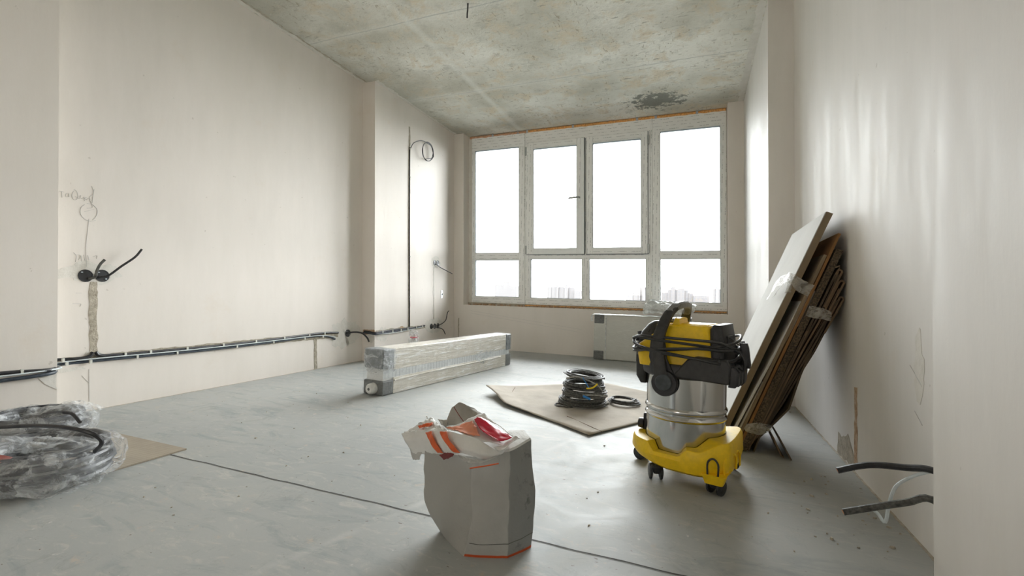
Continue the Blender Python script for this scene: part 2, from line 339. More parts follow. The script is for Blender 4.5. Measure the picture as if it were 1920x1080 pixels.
# ------------------------------------------------------------------ mesh helpers
class MB:
    def __init__(s): s.v = []; s.f = []; s.uv = {}
    def add(s, vs, fs, uvs=None):
        o = len(s.v); s.v += [Vector(x) for x in vs]; s.f += [tuple(i+o for i in f) for f in fs]
        if uvs:
            for i, q in enumerate(uvs): s.uv[o+i] = q
        return s
    def quadbox(s, P):      # eight corners: bottom ring, top ring
        return s.add(P, [(3,2,1,0),(4,5,6,7),(0,1,5,4),(1,2,6,5),(2,3,7,6),(3,0,4,7)])
    def box(s, x0, x1, y0, y1, z0, z1, fn=None):
        P = [(x0,y0,z0),(x1,y0,z0),(x1,y1,z0),(x0,y1,z0),(x0,y0,z1),(x1,y0,z1),(x1,y1,z1),(x0,y1,z1)]
        if fn: P = [fn(*p) for p in P]
        return s.quadbox(P)
    def tube(s, pts, r, seg=8, closed=False, smooth=0, cap=True):
        P = [Vector(p) for p in pts]
        if smooth: P = spline(P, smooth, closed)
        n = len(P); R = r if callable(r) else (lambda t: r)
        T = []
        for i in range(n):
            a = P[(i-1) % n] if closed or i > 0 else P[0]; c = P[(i+1) % n] if closed or i < n-1 else P[-1]
            t = (c-a); T.append(t.normalized() if t.length > 1e-9 else Vector((0,0,1)))
        u = T[0].orthogonal().normalized(); rings = []
        vs = []
        for i in range(n):
            u = (u - T[i]*u.dot(T[i]));  u = u.normalized() if u.length > 1e-6 else T[i].orthogonal().normalized()
            w = T[i].cross(u); rr = R(i/max(1, n-1))
            vs += [P[i] + (u*math.cos(2*PI*k/seg) + w*math.sin(2*PI*k/seg))*rr for k in range(seg)]
        fs = []
        for i in range(n if closed else n-1):
            j = (i+1) % n
            for k in range(seg):
                l = (k+1) % seg; fs.append((i*seg+k, i*seg+l, j*seg+l, j*seg+k))
        if cap and not closed: fs += [tuple(range(seg))[::-1], tuple((n-1)*seg+k for k in range(seg))]
        return s.add(vs, fs)
    def lathe(s, prof, seg=48, c=(0,0,0), axis='z', cap=True):
        vs = []
        for r, z in prof:
            for k in range(seg):
                a = 2*PI*k/seg; x, y = r*math.cos(a), r*math.sin(a)
                p = (x, y, z) if axis == 'z' else ((x, z, y) if axis == 'y' else (z, x, y))
                vs.append((p[0]+c[0], p[1]+c[1], p[2]+c[2]))
        fs = []
        for i in range(len(prof)-1):
            for k in range(seg):
                l = (k+1) % seg; fs.append((i*seg+k, i*seg+l, (i+1)*seg+l, (i+1)*seg+k))
        if cap: fs += [tuple(range(seg))[::-1], tuple((len(prof)-1)*seg+k for k in range(seg))]
        return s.add(vs, fs)
    def loft(s, rings, cap=True, uvrow=None):
        n = len(rings[0]); vs = [p for r in rings for p in r]; fs = []
        for i in range(len(rings)-1):
            for k in range(n):
                l = (k+1) % n; fs.append((i*n+k, i*n+l, (i+1)*n+l, (i+1)*n+k))
        if cap: fs += [tuple(range(n))[::-1], tuple((len(rings)-1)*n+k for k in range(n))]
        uvs = [(k/n, i/(len(rings)-1)) for i in range(len(rings)) for k in range(n)]
        return s.add(vs, fs, uvs)
    def prism(s, poly, a0, a1, axis='y'):
        def mk(p, a): return {'y': (p[0], a, p[1]), 'x': (a, p[0], p[1]), 'z': (p[0], p[1], a)}[axis]
        n = len(poly); vs = [mk(p, a0) for p in poly] + [mk(p, a1) for p in poly]
        fs = [tuple(range(n)), tuple(range(n, 2*n))[::-1]] + [(i, n+i, n+(i+1) % n, (i+1) % n) for i in range(n)]
        return s.add(vs, fs)
    def grid(s, G, sub=6, amp=0, sc=12, thick=.0, seed=0, edge=0, lin=False):
        # G: rows of control points -> smooth sheet
        def sp(P, n):
            if not lin: return spline(P, n)
            return [P[i].lerp(P[i+1], k/n) for i in range(len(P)-1) for k in range(n)] + [P[-1].copy()]
        rows = [sp([Vector(p) for p in r], sub) for r in G]
        cols = [sp([rows[i][j] for i in range(len(rows))], sub) for j in range(len(rows[0]))]
        nu, nv = len(cols), len(cols[0]); vs = []; uvs = []
        for i in range(nu):
            for j in range(nv):
                p = cols[i][j].copy(); q = p*sc + Vector((seed*7.1, seed*3.3, seed))
                p += noise.noise_vector(q)*amp + noise.noise_vector(q*2.7)*amp*.45 + Vector((0, -1, .6))*((abs(noise.noise(q*1.9+Vector((3, 1, 4))))+abs(noise.noise(q*4.1))*.5)-.25)*amp*1.6
                if edge and (j in (0, nv-1) or i in (0, nu-1)): p += noise.noise_vector(q*9)*edge
                vs.append(p); uvs.append((i/(nu-1), j/(nv-1)))
        fs = [(i*nv+j, (i+1)*nv+j, (i+1)*nv+j+1, i*nv+j+1) for i in range(nu-1) for j in range(nv-1)]
        return s.add(vs, fs, uvs)
    def build(s, name, mat, parent=None, smooth=False, bevel=0, loc=None, rotz=0, solid=0, seg=2):
        me = bpy.data.meshes.new(name); me.from_pydata([tuple(v) for v in s.v], [], s.f)
        bm = bmesh.new(); bm.from_mesh(me); bmesh.ops.recalc_face_normals(bm, faces=bm.faces[:]) if not solid else None; bm.to_mesh(me); bm.free()
        if s.uv:
            ul = me.uv_layers.new(name='UVMap')
            for l in me.loops: ul.data[l.index].uv = s.uv.get(l.vertex_index, (0, 0))
        o = bpy.data.objects.new(name, me); COL.objects.link(o)
        if mat: me.materials.append(MATS[mat])
        if smooth:
            for p in me.polygons: p.use_smooth = True
            if smooth != 'full':
                try: me.set_sharp_from_angle(angle=math.radians(38))
                except Exception: pass
        if solid:
            m = o.modifiers.new('thickness', 'SOLIDIFY'); m.thickness = solid; m.offset = 0
        if bevel:
            m = o.modifiers.new('bevel', 'BEVEL'); m.width = bevel; m.segments = seg; m.limit_method = 'ANGLE'; m.angle_limit = math.radians(40)
        if parent: o.parent = parent
        if loc: o.location = loc
        if rotz: o.rotation_euler = (0, 0, rotz)
        return o
def spline(P, n, closed=False):
    if len(P) < 3 and not closed:
        return [P[0].lerp(P[-1], i/n) for i in range(n+1)]
    out = []; m = len(P)
    for i in range(m if closed else m-1):
        if closed: p0, p1, p2, p3 = P[(i-1) % m], P[i], P[(i+1) % m], P[(i+2) % m]
        else: p1, p2 = P[i], P[i+1]; p0 = P[i-1] if i > 0 else p1*2-p2; p3 = P[i+2] if i+2 < m else p2*2-p1
        for k in range(n):
            t = k/n; out.append(.5*((2*p1) + (p2-p0)*t + (2*p0-5*p1+4*p2-p3)*t*t + (3*p1-p0-3*p2+p3)*t*t*t))
    if not closed: out.append(P[-1].copy())
    return out
def rrect(hx, hy, r, n=6, cx=0, cy=0, z=0):
    out = []
    for sx, sy, a0 in ((1, 1, 0), (-1, 1, 90), (-1, -1, 180), (1, -1, 270)):
        for k in range(n+1):
            a = math.radians(a0 + 90*k/n); out.append((cx + sx*(hx-r) + r*math.cos(a), cy + sy*(hy-r) + r*math.sin(a), z))
    return out
def thing(name, label, cat, loc=(0,0,0), rotz=0, group=None):
    o = bpy.data.objects.new(name, None); COL.objects.link(o); o.location = loc; o.rotation_euler = (0, 0, rotz)
    o.empty_display_size = .05; o['label'] = label; o['category'] = cat
    if group: o['group'] = group
    return o
def tag(o, label, cat, group=None, kind=None):
    o['label'] = label; o['category'] = cat
    if group: o['group'] = group
    if kind: o['kind'] = kind
    return o
def struct(o): o['kind'] = 'structure'; return o

# ------------------------------------------------------------------ the shell
H = 2.682
UL, UPL, UPR, UR, UNL, UNR, D = -2.986, -2.839, .456, .607, -2.807, .50, 5.171
VNL, VPL, VPR, VNR, VB = 1.25, 3.62, 3.486, 1.31, -2.2
def wallbox(name, u0, u1, v0, v1, mat, w0=0, w1=H+.02):
    return struct(MB().box(u0, u1, v0, v1, w0, w1, RM).build(name, mat))
struct(MB().box(-3.4, 1.0, VB-.2, D+.45, -.2, 0).build('floor', 'floor_concrete'))
struct(MB().box(-3.4, 1.0, VB-.2, D+.45, H, H+.2).build('ceiling', 'ceiling_concrete'))
wl = wallbox('wall_left', UL-.2, UL, VB, D+.4, 'plaster_cream')
wr = wallbox('wall_right', UR, UR+.2, VB, D+.4, 'plaster_streaky')
pier_l = wallbox('trim_1', UL-.01, UPL, VPL, D+.01, 'plaster_cream')
pier_r = wallbox('trim_2', UPR, UR+.01, VPR, D+.01, 'plaster_streaky')
pier_nl = wallbox('trim_3', UL-.01, UNL, VB, VNL, 'plaster_shade')
pier_nr = wallbox('trim_4', UNR, UR+.01, VB, VNR, 'plaster_streaky')
# window wall: parapet and two jambs round an opening that runs up to the ceiling
OL, OR, SILL = -2.705, .309, .532
wb = MB(); wb.box(UL, UR, D, D+.36, 0, SILL, RM); wb.box(UL, OL, D, D+.36, SILL, H+.02, RM); wb.box(OR, UR, D, D+.36, SILL, H+.02, RM)
wback = struct(wb.build('wall_back', 'plaster_shade'))
# wall behind the camera with a doorway-wide opening
wf = MB(); wf.box(UL, -2.2, VB-.2, VB, 0, H, RM); wf.box(-1.3, UR, VB-.2, VB, 0, H, RM); wf.box(-2.2, -1.3, VB-.2, VB, 2.1, H, RM)
for q in ((-2.6, -2.4, VB-1.8, VB-.2, 0, H), (-1.1, -.9, VB-1.8, VB-.2, 0, H), (-2.6, -.9, VB-2.0, VB-1.8, 0, H), (-2.6, -.9, VB-2.0, VB-.2, H, H+.1), (-2.6, -.9, VB-2.0, VB-.2, -.1, 0)): wf.box(*q)
struct(wf.build('wall_front', 'plaster_cream'))

# saw-cut joint in the screed and its ragged edge
j = MB(); pts = []
for i in range(120):
    x = -2.97 + i*3.56/119; pts.append((x, 1.226 + .004*noise.noise(Vector((x*9, 0, 0))) + .0015*noise.noise(Vector((x*60, 1, 0)))))
vs = [(x, y-.0022-.001*noise.noise(Vector((x*40, 5, 0))), .0012) for x, y in pts] + [(x, y+.0022, .0012) for x, y in pts]
j.add(vs, [(i, i+1, 121+i, 120+i) for i in range(119)])
struct(j.build('floor_joint', 'screed_joint'))

# ---- ragged patches lying on a wall plane
def on_left(v, w, off=0): return RM(UL+off, v, w)
def on_pierl(v, w, off=0): return RM(UPL+off, v, w)
def on_nearl(v, w, off=0): return RM(UNL+off, v, w)
def on_right(v, w, off=0): return RM(UR-off, v, w)
def on_back(u, w, off=0): return RM(u, D-off, w)
def ragged(fn, poly, amp, name, mat, parent, off=.0015, step=.02, seed=1):
    pts = []
    for i in range(len(poly)):
        a, c = Vector((*poly[i], 0)), Vector((*poly[(i+1) % len(poly)], 0)); n = max(1, int((c-a).length/step))
        for k in range(n):
            p = a.lerp(c, k/n); q = noise.noise_vector(p*34 + Vector((seed, seed*2, 0)))*amp; pts.append((p.x+q.x, p.y+q.y))
    n = len(pts); m = MB(); m.add([fn(p[0], p[1], off) for p in pts] + [fn(p[0], p[1], -.004) for p in pts],
        [tuple(range(n))] + [(i, n+i, n+(i+1) % n, (i+1) % n) for i in range(n)])
    o = m.build(name, mat, parent); return o
def blob(cx, cy, rx, ry, n=14): return [(cx+rx*math.cos(2*PI*k/n), cy+ry*math.sin(2*PI*k/n)) for k in range(n)]
# left wall: filled chases and patches
ragged(on_left, [(1.461, .30), (1.496, .30), (1.496, .69), (1.461, .69)], .008, 'plaster_chase', 'mortar', wl, .002)
ragged(on_left, blob(1.478, .285, .05, .035), .012, 'plaster_patch', 'patch_plaster', wl, .0012, seed=2)
ragged(on_left, blob(1.47, .735, .15, .055), .03, 'plaster_patch', 'patch_plaster', wl, .0010, seed=3)
ragged(on_left, [(3.02, .0), (3.05, .0), (3.045, .285), (3.015, .285)], .006, 'plaster_chase', 'mortar', wl, .002, seed=4)
ragged(on_left, blob(3.40, .28, .19, .13), .05, 'plaster_patch', 'patch_plaster', wl, .0010, seed=5)
ragged(on_left, [(1.26, .222), (1.45, .222), (1.43, .240), (1.26, .245)], .012, 'plaster_patch', 'patch_plaster', wl, .002, seed=6)
ragged(on_left, [(1.255, .285), (1.31, .285), (1.30, .305), (1.255, .31)], .008, 'rust_patch', 'rust_dirt', wl, .002, seed=7)
ragged(on_nearl, [(1.20, .20), (1.249, .17), (1.249, .245), (1.19, .235)], .010, 'plaster_patch', 'patch_plaster', pier_nl, .002, seed=8)
ragged(on_left, [(1.27, .258), (3.30, .250), (3.30, .302), (2.5, .300), (1.27, .292)], .006, 'cable_channel', 'mortar', wl, .0012, seed=9)
# window-side pier
ragged(on_pierl, [(4.174, .29), (4.206, .29), (4.200, 1.20), (4.205, 2.44), (4.180, 2.44), (4.172, 1.3)], .006, 'cable_channel', 'mortar', pier_l, .0015, seed=10)
ragged(on_pierl, [(3.63, .258), (4.50, .268), (4.50, .305), (3.63, .298)], .012, 'cable_channel', 'mortar', pier_l, .0012, seed=11)
ragged(on_pierl, blob(3.74, .25, .10, .065), .03, 'rust_patch', 'patch_plaster', pier_l, .0008, seed=12)
ragged(on_pierl, blob(4.05, .300, .035, .018), .012, 'rust_patch', 'rust_dirt', pier_l, .0020, seed=31)
ragged(on_pierl, [(4.672, .32), (4.700, .32), (4.696, .97), (4.674, .97)], .010, 'plaster_chase', 'patch_plaster', pier_l, .0015, seed=13)
ragged(on_pierl, [(4.680, .36), (4.692, .36), (4.690, .62), (4.682, .62)], .004, 'plaster_chase', 'mortar', pier_l, .0022, seed=14)
ragged(on_pierl, blob(4.70, .285, .20, .085), .03, 'plaster_patch', 'patch_plaster', pier_l, .0009, seed=15)
ragged(on_pierl, blob(4.73, 1.03, .10, .07), .02, 'plaster_patch', 'patch_plaster', pier_l, .0009, seed=16)
# face of that pier turned to the camera
def on_pface(u, w, off=0): return RM(u, VPL-off, w)
ragged(on_pface, [(UL+.01, .255), (UPL, .262), (UPL, .305), (UL+.01, .30)], .010, 'rust_patch', 'rust_dirt', pier_l, .0012, .008, seed=17)
ragged(on_pface, blob(-2.88, .24, .04, .07), .012, 'plaster_patch', 'patch_plaster', pier_l, .0008, .01, seed=18)
# right wall: damage near the floor
ragged(on_right, [(2.235, .03), (2.275, .03), (2.265, .34), (2.235, .345)], .008, 'plaster_chase', 'rust_dirt', wr, .0015, seed=19)
ragged(on_right, [(2.27, .0), (2.52, .0), (2.50, .09), (2.40, .10), (2.36, .13), (2.27, .05)], .016, 'plaster_patch', 'mortar', wr, .0012, seed=20)
ragged(on_right, blob(1.68, .50, .03, .11), .02, 'plaster_patch', 'patch_plaster', wr, .0010, seed=21)
# rough mortar bed under the window frame
ragged(on_back, [(UPL+.06, .10), (UPL+.07, .10), (UPL+.075, .36), (UPL+.06, .36)], .006, 'plaster_patch', 'mortar', wback, .0012, .01, seed=22)

def on_ceil(u, v, off=0): return RM(u, v, H-off)
ceil_o = bpy.data.objects['ceiling']; floor_o = bpy.data.objects['floor']
ragged(on_ceil, [(UL, .8), (UL+.035, .8), (UL+.045, 2.2), (UL+.03, 3.0), (UL+.04, VPL), (UL, VPL)], .022, 'plaster_smear', 'patch_plaster', ceil_o, .0015, .02, 41)
ragged(on_ceil, [(UPL, VPL), (UPL+.04, VPL), (UPL+.03, 4.5), (UPL+.04, D), (UPL, D)], .016, 'plaster_smear', 'patch_plaster', ceil_o, .0015, .02, 42)
ragged(on_ceil, [(UPR, VPR), (UPR-.05, VPR), (UPR-.06, 4.2), (UPR-.05, D), (UPR, D)], .022, 'plaster_smear', 'patch_plaster', ceil_o, .0015, .02, 43)
ragged(on_ceil, [(UL+.04, 1.2), (UL+.055, 1.2), (UL+.058, 3.6), (UL+.045, 3.6)], .014, 'plaster_smear', 'mortar', ceil_o, .0010, .015, 44)
def on_floor(u, v, off=0): return Vector((u, v, off))
ragged(on_floor, [(UR, 1.4), (UR-.008, 1.4), (UR-.008, VPR), (UR, VPR)], .005, 'mortar_line', 'mortar', floor_o, .0012, .015, 45)
ragged(on_floor, [(UL, 1.3), (UL+.008, 1.3), (UL+.008, VPL), (UL, VPL)], .006, 'mortar_line', 'mortar', floor_o, .0012, .015, 46)
# pencil notes on the left wall
def pencil(fn, strokes, parent, r=.0011, name='pencil_mark'):
    m = MB()
    for s in strokes: m.tube([fn(v, w, .0006) for v, w in s], r, 4, smooth=4 if len(s) > 2 else 0)
    return m.build(name, 'pencil', parent)
def px_left(pts):      # pixel notes of the scribble -> plane of the left wall
    out = []
    for x, y in pts:
        d = W2C.transposed() @ Vector((x-960, y-540, FPX)); t = (UL + LK*CAMP.z) / (d.x - LK*d.z)
        q = CAMP + d*t; out.append((q.y - LV*q.z, q.z))
    return out
Z = lambda pts: px_left([(x/2.7, 340+y/2.7) for x, y in pts])
pencil(on_left, [Z([(300,50),(322,54)]), Z([(311,50),(314,82)]),
    Z([(345,60),(334,64),(333,76),(343,78),(347,62),(350,80)]),
    Z([(372,50),(364,70),(372,92),(388,92),(394,72),(386,48),(374,42)]), Z([(380,76),(402,88)]),
    Z([(398,76),(408,72),(406,82),(414,88)]), Z([(416,86),(434,90)]), Z([(424,80),(428,100)]),
    Z([(434,92),(428,84),(438,82)]), Z([(436,94),(450,86),(458,92)]),
    Z([(464,24),(474,60),(452,84),(468,130),(440,136)]), Z([(476,40),(466,110)]),
    Z([(428,154),(448,148),(474,142)]),
    Z([(428,118),(410,134),(408,166),(430,192),(458,202),(484,198)]), Z([(470,118),(490,140),(492,164),(480,186),(468,196)]), Z([(440,112),(468,116)]),
    Z([(450,190),(442,260),(434,340),(438,432)]),
    Z([(372,360),(386,378),(382,408)]), Z([(386,372),(404,374),(398,398)]), Z([(410,376),(412,406)]), Z([(424,372),(430,404)]), Z([(444,374),(450,400)]), Z([(470,382),(490,376),(488,392)]),
    Z([(384,566),(412,566)]), Z([(368,618),(408,620),(404,634)])], wl)
pencil(on_left, [[(1.460, .22), (1.462, .05)], [(1.43, .19), (1.462, .145)]], wl)
pencil(on_back, [[(-2.60, .46), (-1.2, .30)], [(-2.60, .43), (-1.24, .27)]], wback, .0012)
pencil(on_right, [[(1.66, .45), (1.74, .50)], [(1.66, .34), (1.71, .37)]], wr)

# ------------------------------------------------------------------ window
win = bpy.data.objects.new('window_1', None); COL.objects.link(win); struct(win)
VF = 5.301
def wbox(u0, u1, w0, w1, v0=VF, v1=VF+.075): return MB().box(u0, u1, v0, v1, w0, w1, RM)
def frame_piece(name, mat, boxes, bevel=.003, parent=win):
    m = MB()
    for q in boxes: m.box(q[0], q[1], q[4] if len(q) > 4 else VF, q[5] if len(q) > 5 else VF+.075, q[2], q[3], RM)
    return m.build(name, mat, parent, bevel=bevel)
FB, FT = .562, 2.655
frame_piece('head_frame', 'pvc_film_h', [(-2.652, -1.935, 2.49, FT), (-1.915, -.455, 2.512, FT), (-.435, .304, 2.50, FT)])
frame_piece('sill_frame', 'pvc_film_h', [(-2.652, -1.935, FB, .643), (-1.915, -.455, FB, .643), (-.435, .304, FB, .643)])
frame_piece('transom', 'pvc_film_h', [(-2.605, -2.012, 1.10, 1.19), (-1.857, -.509, 1.11, 1.185), (-.355, .243, 1.108, 1.192)])
frame_piece('jamb_frame', 'pvc_film_v', [(-2.652, -2.606, .643, 2.49), (.243, .304, .643, 2.50)])
frame_piece('mullion', 'pvc_film_v', [(-2.012, -1.935, .643, 2.49), (-1.935, -1.915, FB, FT, VF+.012, VF+.075), (-1.915, -1.857, .643, 2.512),
                                    (-1.227, -1.139, .643, 1.11), (-1.20, -1.165, 1.185, 2.512, VF+.02, VF+.075),
                                    (-.509, -.455, .643, 2.512), (-.455, -.435, FB, FT, VF-.006, VF+.075), (-.435, -.355, .643, 2.50)])
def beads(u0, u1, w0, w1, parent, v=VF+.001):
    t = .012; m = MB()
    for a in ((u0-t, u1+t, w0-t, w0), (u0-t, u1+t, w1, w1+t), (u0-t, u0, w0, w1), (u1, u1+t, w0, w1)):
        m.box(a[0], a[1], v-.004, v+.004, a[2], a[3], RM)
    m.build('glazing_bead', 'pvc_white', parent)
    g = MB(); s = .004
    for a in ((u0, u1, w0, w0+s), (u0, u1, w1-s, w1), (u0, u0+s, w0, w1), (u1-s, u1, w0, w1)):
        g.box(a[0], a[1], v+.001, v+.03, a[2], a[3], RM)
    g.build('gasket', 'gasket', parent)
    MB().box(u0, u1, v+.022, v+.026, w0, w1, RM).build('pane', 'window_glass', parent)
beads(-2.606, -2.012, .643, 1.10, win); beads(-2.606, -2.012, 1.19, 2.49, win)
beads(-1.857, -1.227, .643, 1.11, win); beads(-1.139, -.509, .643, 1.11, win)
beads(-.355, .243, .643, 1.108, win); beads(-.355, .243, 1.192, 2.50, win)
for k, (a, c, g0, g1) in enumerate(((-1.905, -1.196, -1.816, -1.283), (-1.170, -.486, -1.094, -.559))):
    sh = bpy.data.objects.new('sash', None); COL.objects.link(sh); sh.parent = win
    w0, w1, q0, q1, y0, y1 = 1.166, 2.516, 1.235, 2.438, VF-.022, VF+.05
    if k == 0:
        frame_piece('sash_frame', 'pvc_film_v', [(a, g0, w0, w1, y0, y1), (g1, g1+.045, 1.7, w1, y0, y1)], parent=sh)
        frame_piece('sash_frame', 'pvc_film_h', [(g0, g1, q1, w1, y0, y1)], parent=sh)
        frame_piece('sash_frame', 'pvc_white', [(g0, g1, w0, q0, y0, y1), (g1, c, w0, 1.7, y0, y1), (g1+.045, c, 1.7, w1, y0, y1)], parent=sh)
    else:
        frame_piece('sash_frame', 'pvc_film_v', [(a, g0, w0, w1, y0, y1), (g1, c, w0, w1, y0, y1)], parent=sh)
        frame_piece('sash_frame', 'pvc_film_h', [(g0, g1, q1, w1, y0, y1), (g0, g1, w0, q0, y0, y1)], parent=sh)
    for q in ((a-.005, c+.005, w0-.006, w0), (a-.005, c+.005, w1, w1+.005), (a-.006, a, w0, w1), (c, c+.006, w0, w1)): MB().box(q[0], q[1], VF-.003, VF+.002, q[2], q[3], RM).build('sash_gap_strip', 'gasket', sh)  # dark strips drawn in for the shaded gap round the sash
    beads(g0, g1, q0, q1, sh, y0)
    hu = a-.008 if k == 0 else c+.006
    for w in (1.22, 2.42):
        MB().box(hu-.011, hu+.011, y0-.006, y0+.02, w-.05, w+.05, RM).build('hinge', 'hinge_metal', sh, bevel=.003)
# lever handle of the left sash
hb = MB().box(-1.262, -1.236, VF-.032, VF-.022, 1.785, 1.855, RM)
hd = hb.build('handle', 'pvc_white', win, bevel=.003)
MB().tube([RM(-1.25, VF-.03, 1.82), RM(-1.25, VF-.055, 1.82), RM(-1.27, VF-.062, 1.82), RM(-1.37, VF-.058, 1.812)], .012, 8, smooth=4).build('lever', 'pvc_groove', hd, True)
pencil(lambda u, w, o=0: RM(u, VF-.024, w), [[(-1.135, 1.80+.013*i), (-1.135, 1.806+.013*i)] for i in range(4)], win, .004, 'keyhole_slots')
# mounting foam over the frame and its fixing straps, foam and rubble under it
def rope(name, mat, u0, u1, w, h, v0, v1, amp, parent, n=90, seed=0, dw=0):
    m = MB(); rings = []
    for i in range(n+1):
        u = u0+(u1-u0)*i/n; a = noise.noise(Vector((u*14, seed, 0)))*amp; c = noise.noise(Vector((u*23, seed+4, 0)))*amp
        ww = w + dw*i/n
        rings.append([RM(u, v0+c, ww-h/2+a), RM(u, v0-.006+c, ww+a), RM(u, v0+c, ww+h/2), RM(u, v1, ww+h/2), RM(u, v1, ww-h/2)])
    m.loft(rings); return m.build(name, mat, parent, True)
rope('foam_seal', 'foam_orange', -1.91, .30, 2.664, .026, VF-.006, VF+.07, .008, win, 140, 1)
rope('foam_seal', 'foam_orange_thin', -2.68, -1.91, 2.662, .024, VF-.004, VF+.07, .010, win, 60, 2)
rope('foam_seal', 'foam_orange', -1.93, .30, .548, .012, VF-.008, VF+.07, .008, win, 140, 3)
MB().box(OL, OR, VF-.004, VF+.2, SILL-.03, FB, RM).build('mortar_bed', 'mortar', win)
MB().box(OL, OR, VF+.02, VF+.08, FT-.01, H, RM).build('upper_gap_filler', 'mortar', win)
for side in ((OL-.005, -2.652), (.304, OR+.005)): MB().box(side[0], side[1], VF+.01, VF+.2, FB, H, RM).build('side_gap_filler', 'patch_plaster', win)
for u in (-2.36, -2.02, -1.90, -1.33, -.60, -.40, .02): 
    MB().box(u-.012, u+.012, VF-.012, VF+.01, 2.648, 2.70, RM).build('fixing_strap', 'zinc', win)
# crumbs of mortar lying on the raw sill
for k in range(1):
    m = MB()
    for i in range(230):
        u = random.uniform(OL+.03, OR-.03); v = random.uniform(5.19, 5.298); r = random.uniform(.003, .012)
        m.box(u-r, u+r, v-r*.8, v+r*.8, SILL-.001, SILL+random.uniform(.004, .020), RM)
    o = m.build('sill_rubble', 'rust_dirt'); tag(o, 'crumbs of orange-brown mortar and foam scattered on the raw window sill', 'rubble', kind='stuff')

# ------------------------------------------------------------------ the town outside, pale in the overcast
struct(MB().box(-1500, 1500, 40, 2400, -41, -40).build('land', 'land'))
def facade(name, label, blocks, Y, mat='haze_facade', group=None):
    t = thing(name, label, 'building', tuple(at(blocks[0][0], 560, Y) * 1.0)[:2] + (-40,), 0, 'hazy buildings beyond the window')
    for i, (x0, x1, y) in enumerate(blocks):
        a = at(x0, y, Y); c = at(x1, y, Y); o = MB().box(a.x-t.location.x, c.x-t.location.x, Y-t.location.y-i*.8, Y-t.location.y+22+i*.7, -i*.1, a.z+40).build('block' if i < 1 else 'wing', mat, t)
    return t
facade('apartment_building', 'very pale hazy pair of towers seen low through the leftmost window pane', [(928, 944, 534), (944, 956, 528), (956, 970, 536)], 560)
facade('apartment_building', 'long pale apartment block with flat roof seen through second lower pane', [(1026, 1078, 538), (1030, 1034, 534), (1044, 1048, 534), (1060, 1066, 534), (1078, 1090, 545)], 520)
facade('apartment_building', 'pale stepped high-rise with roof mast seen through third lower pane', [(1187, 1212, 538), (1174, 1187, 549), (1199, 1201, 533), (1205, 1212, 543)], 400)
facade('apartment_building', 'wide pale building with gabled middle and turrets seen through rightmost lower pane', [(1240, 1300, 548), (1252, 1290, 543), (1258, 1266, 538), (1270, 1284, 541), (1300, 1330, 554)], 420)
facade('apartment_building', 'pale tower at the right border of the rightmost lower pane', [(1336, 1362, 542), (1342, 1348, 535)], 380)

# ------------------------------------------------------------------ wiring on the walls
def ins(pts, fn, off, amp=.0, seed=0): return [fn(v, w + amp*noise.noise(Vector((v*6, seed, 0))), off) for v, w in pts]
def cable(name, mat, pts, r, label, cat='cable', clips=None, smooth=5, group=None, cuts=()):
    o = MB().tube(pts, r, 8, smooth=smooth).build(name, mat, None, True); tag(o, label, cat, group or ('cables fixed along the walls' if name == 'power_cable' else 'cut wire ends sticking out of the walls' if name == 'wire_tail' else None))
    return o
def clips_on(o, fn, vs, w, off, h=.016):
    m = None
    for i, v in enumerate(vs):
        ww = w(v) if callable(w) else w
        m = MB(); m.box(v-.005, v+.005, off-.002, off+.009, ww-h, ww+h, lambda a, c, d: fn(a, d, c)); m.build('clip', 'clip_white', o)
lw = lambda v: .268 + (.014*(v-1.3)/2 if v < 3.1 else .014)
P = []
# near pier (three cables), main wall
ca = cable('power_cable', 'cable_black', ins([(-2.1, .285), (.2, .285), (.7, .280), (1.06, .275), (1.235, .268)], on_nearl, .008) + ins([(1.30, .286), (1.40, .283), (1.455, .288), (1.472, .31)], on_left, .009),
     .0085, 'upper thick black cable on the near left pier, turning up into the filled slot')
cb = cable('power_cable', 'cable_blue_black', ins([(-2.1, .235), (.2, .235), (.7, .240), (1.05, .243), (1.235, .252)], on_nearl, .008) + ins([(1.30, .260), (1.6, .262), (2.1, .258), (2.6, .268), (3.0, .280), (3.16, .268), (3.25, .238)], on_left, .009, .004, 3),
     .0085, 'lowest dark bluish cable running the whole length of the left wall at knee height')
cc = cable('power_cable', 'cable_white', ins([(-2.1, .262), (.2, .262), (.8, .262), (1.235, .268)], on_nearl, .018) + ins([(1.30, .272), (1.5, .276), (1.9, .272), (2.4, .274), (2.9, .283), (3.1, .281), (3.24, .258)], on_left, .020, .003, 7),
     .0035, 'thin white wire clipped between the black cables along the left wall')
cd = cable('power_cable', 'cable_black', ins([(1.486, .31), (1.50, .292), (1.56, .283), (1.8, .280), (2.2, .279), (2.7, .289), (3.1, .300), (3.29, .292)], on_left, .009, .002, 5),
     .0085, 'black cable coming down from the filled slot and running right to the corner box')
clips_on(cd, on_left, (1.62, 1.75, 1.96, 2.2, 2.45, 2.7, 2.95, 3.12), lambda v: .283 + max(0, v-2.3)*.015, .012, .010)
clips_on(cb, on_left, (1.36, 1.46, 1.68, 1.90, 2.3, 2.6, 2.9, 3.1), lambda v: .262 + max(0, v-2.2)*.012, .012, .010)
clips_on(ca, on_left, (1.345,), .283, .012, .010)
clips_on(ca, on_nearl, (.95, 1.12), .275, .012, .010)
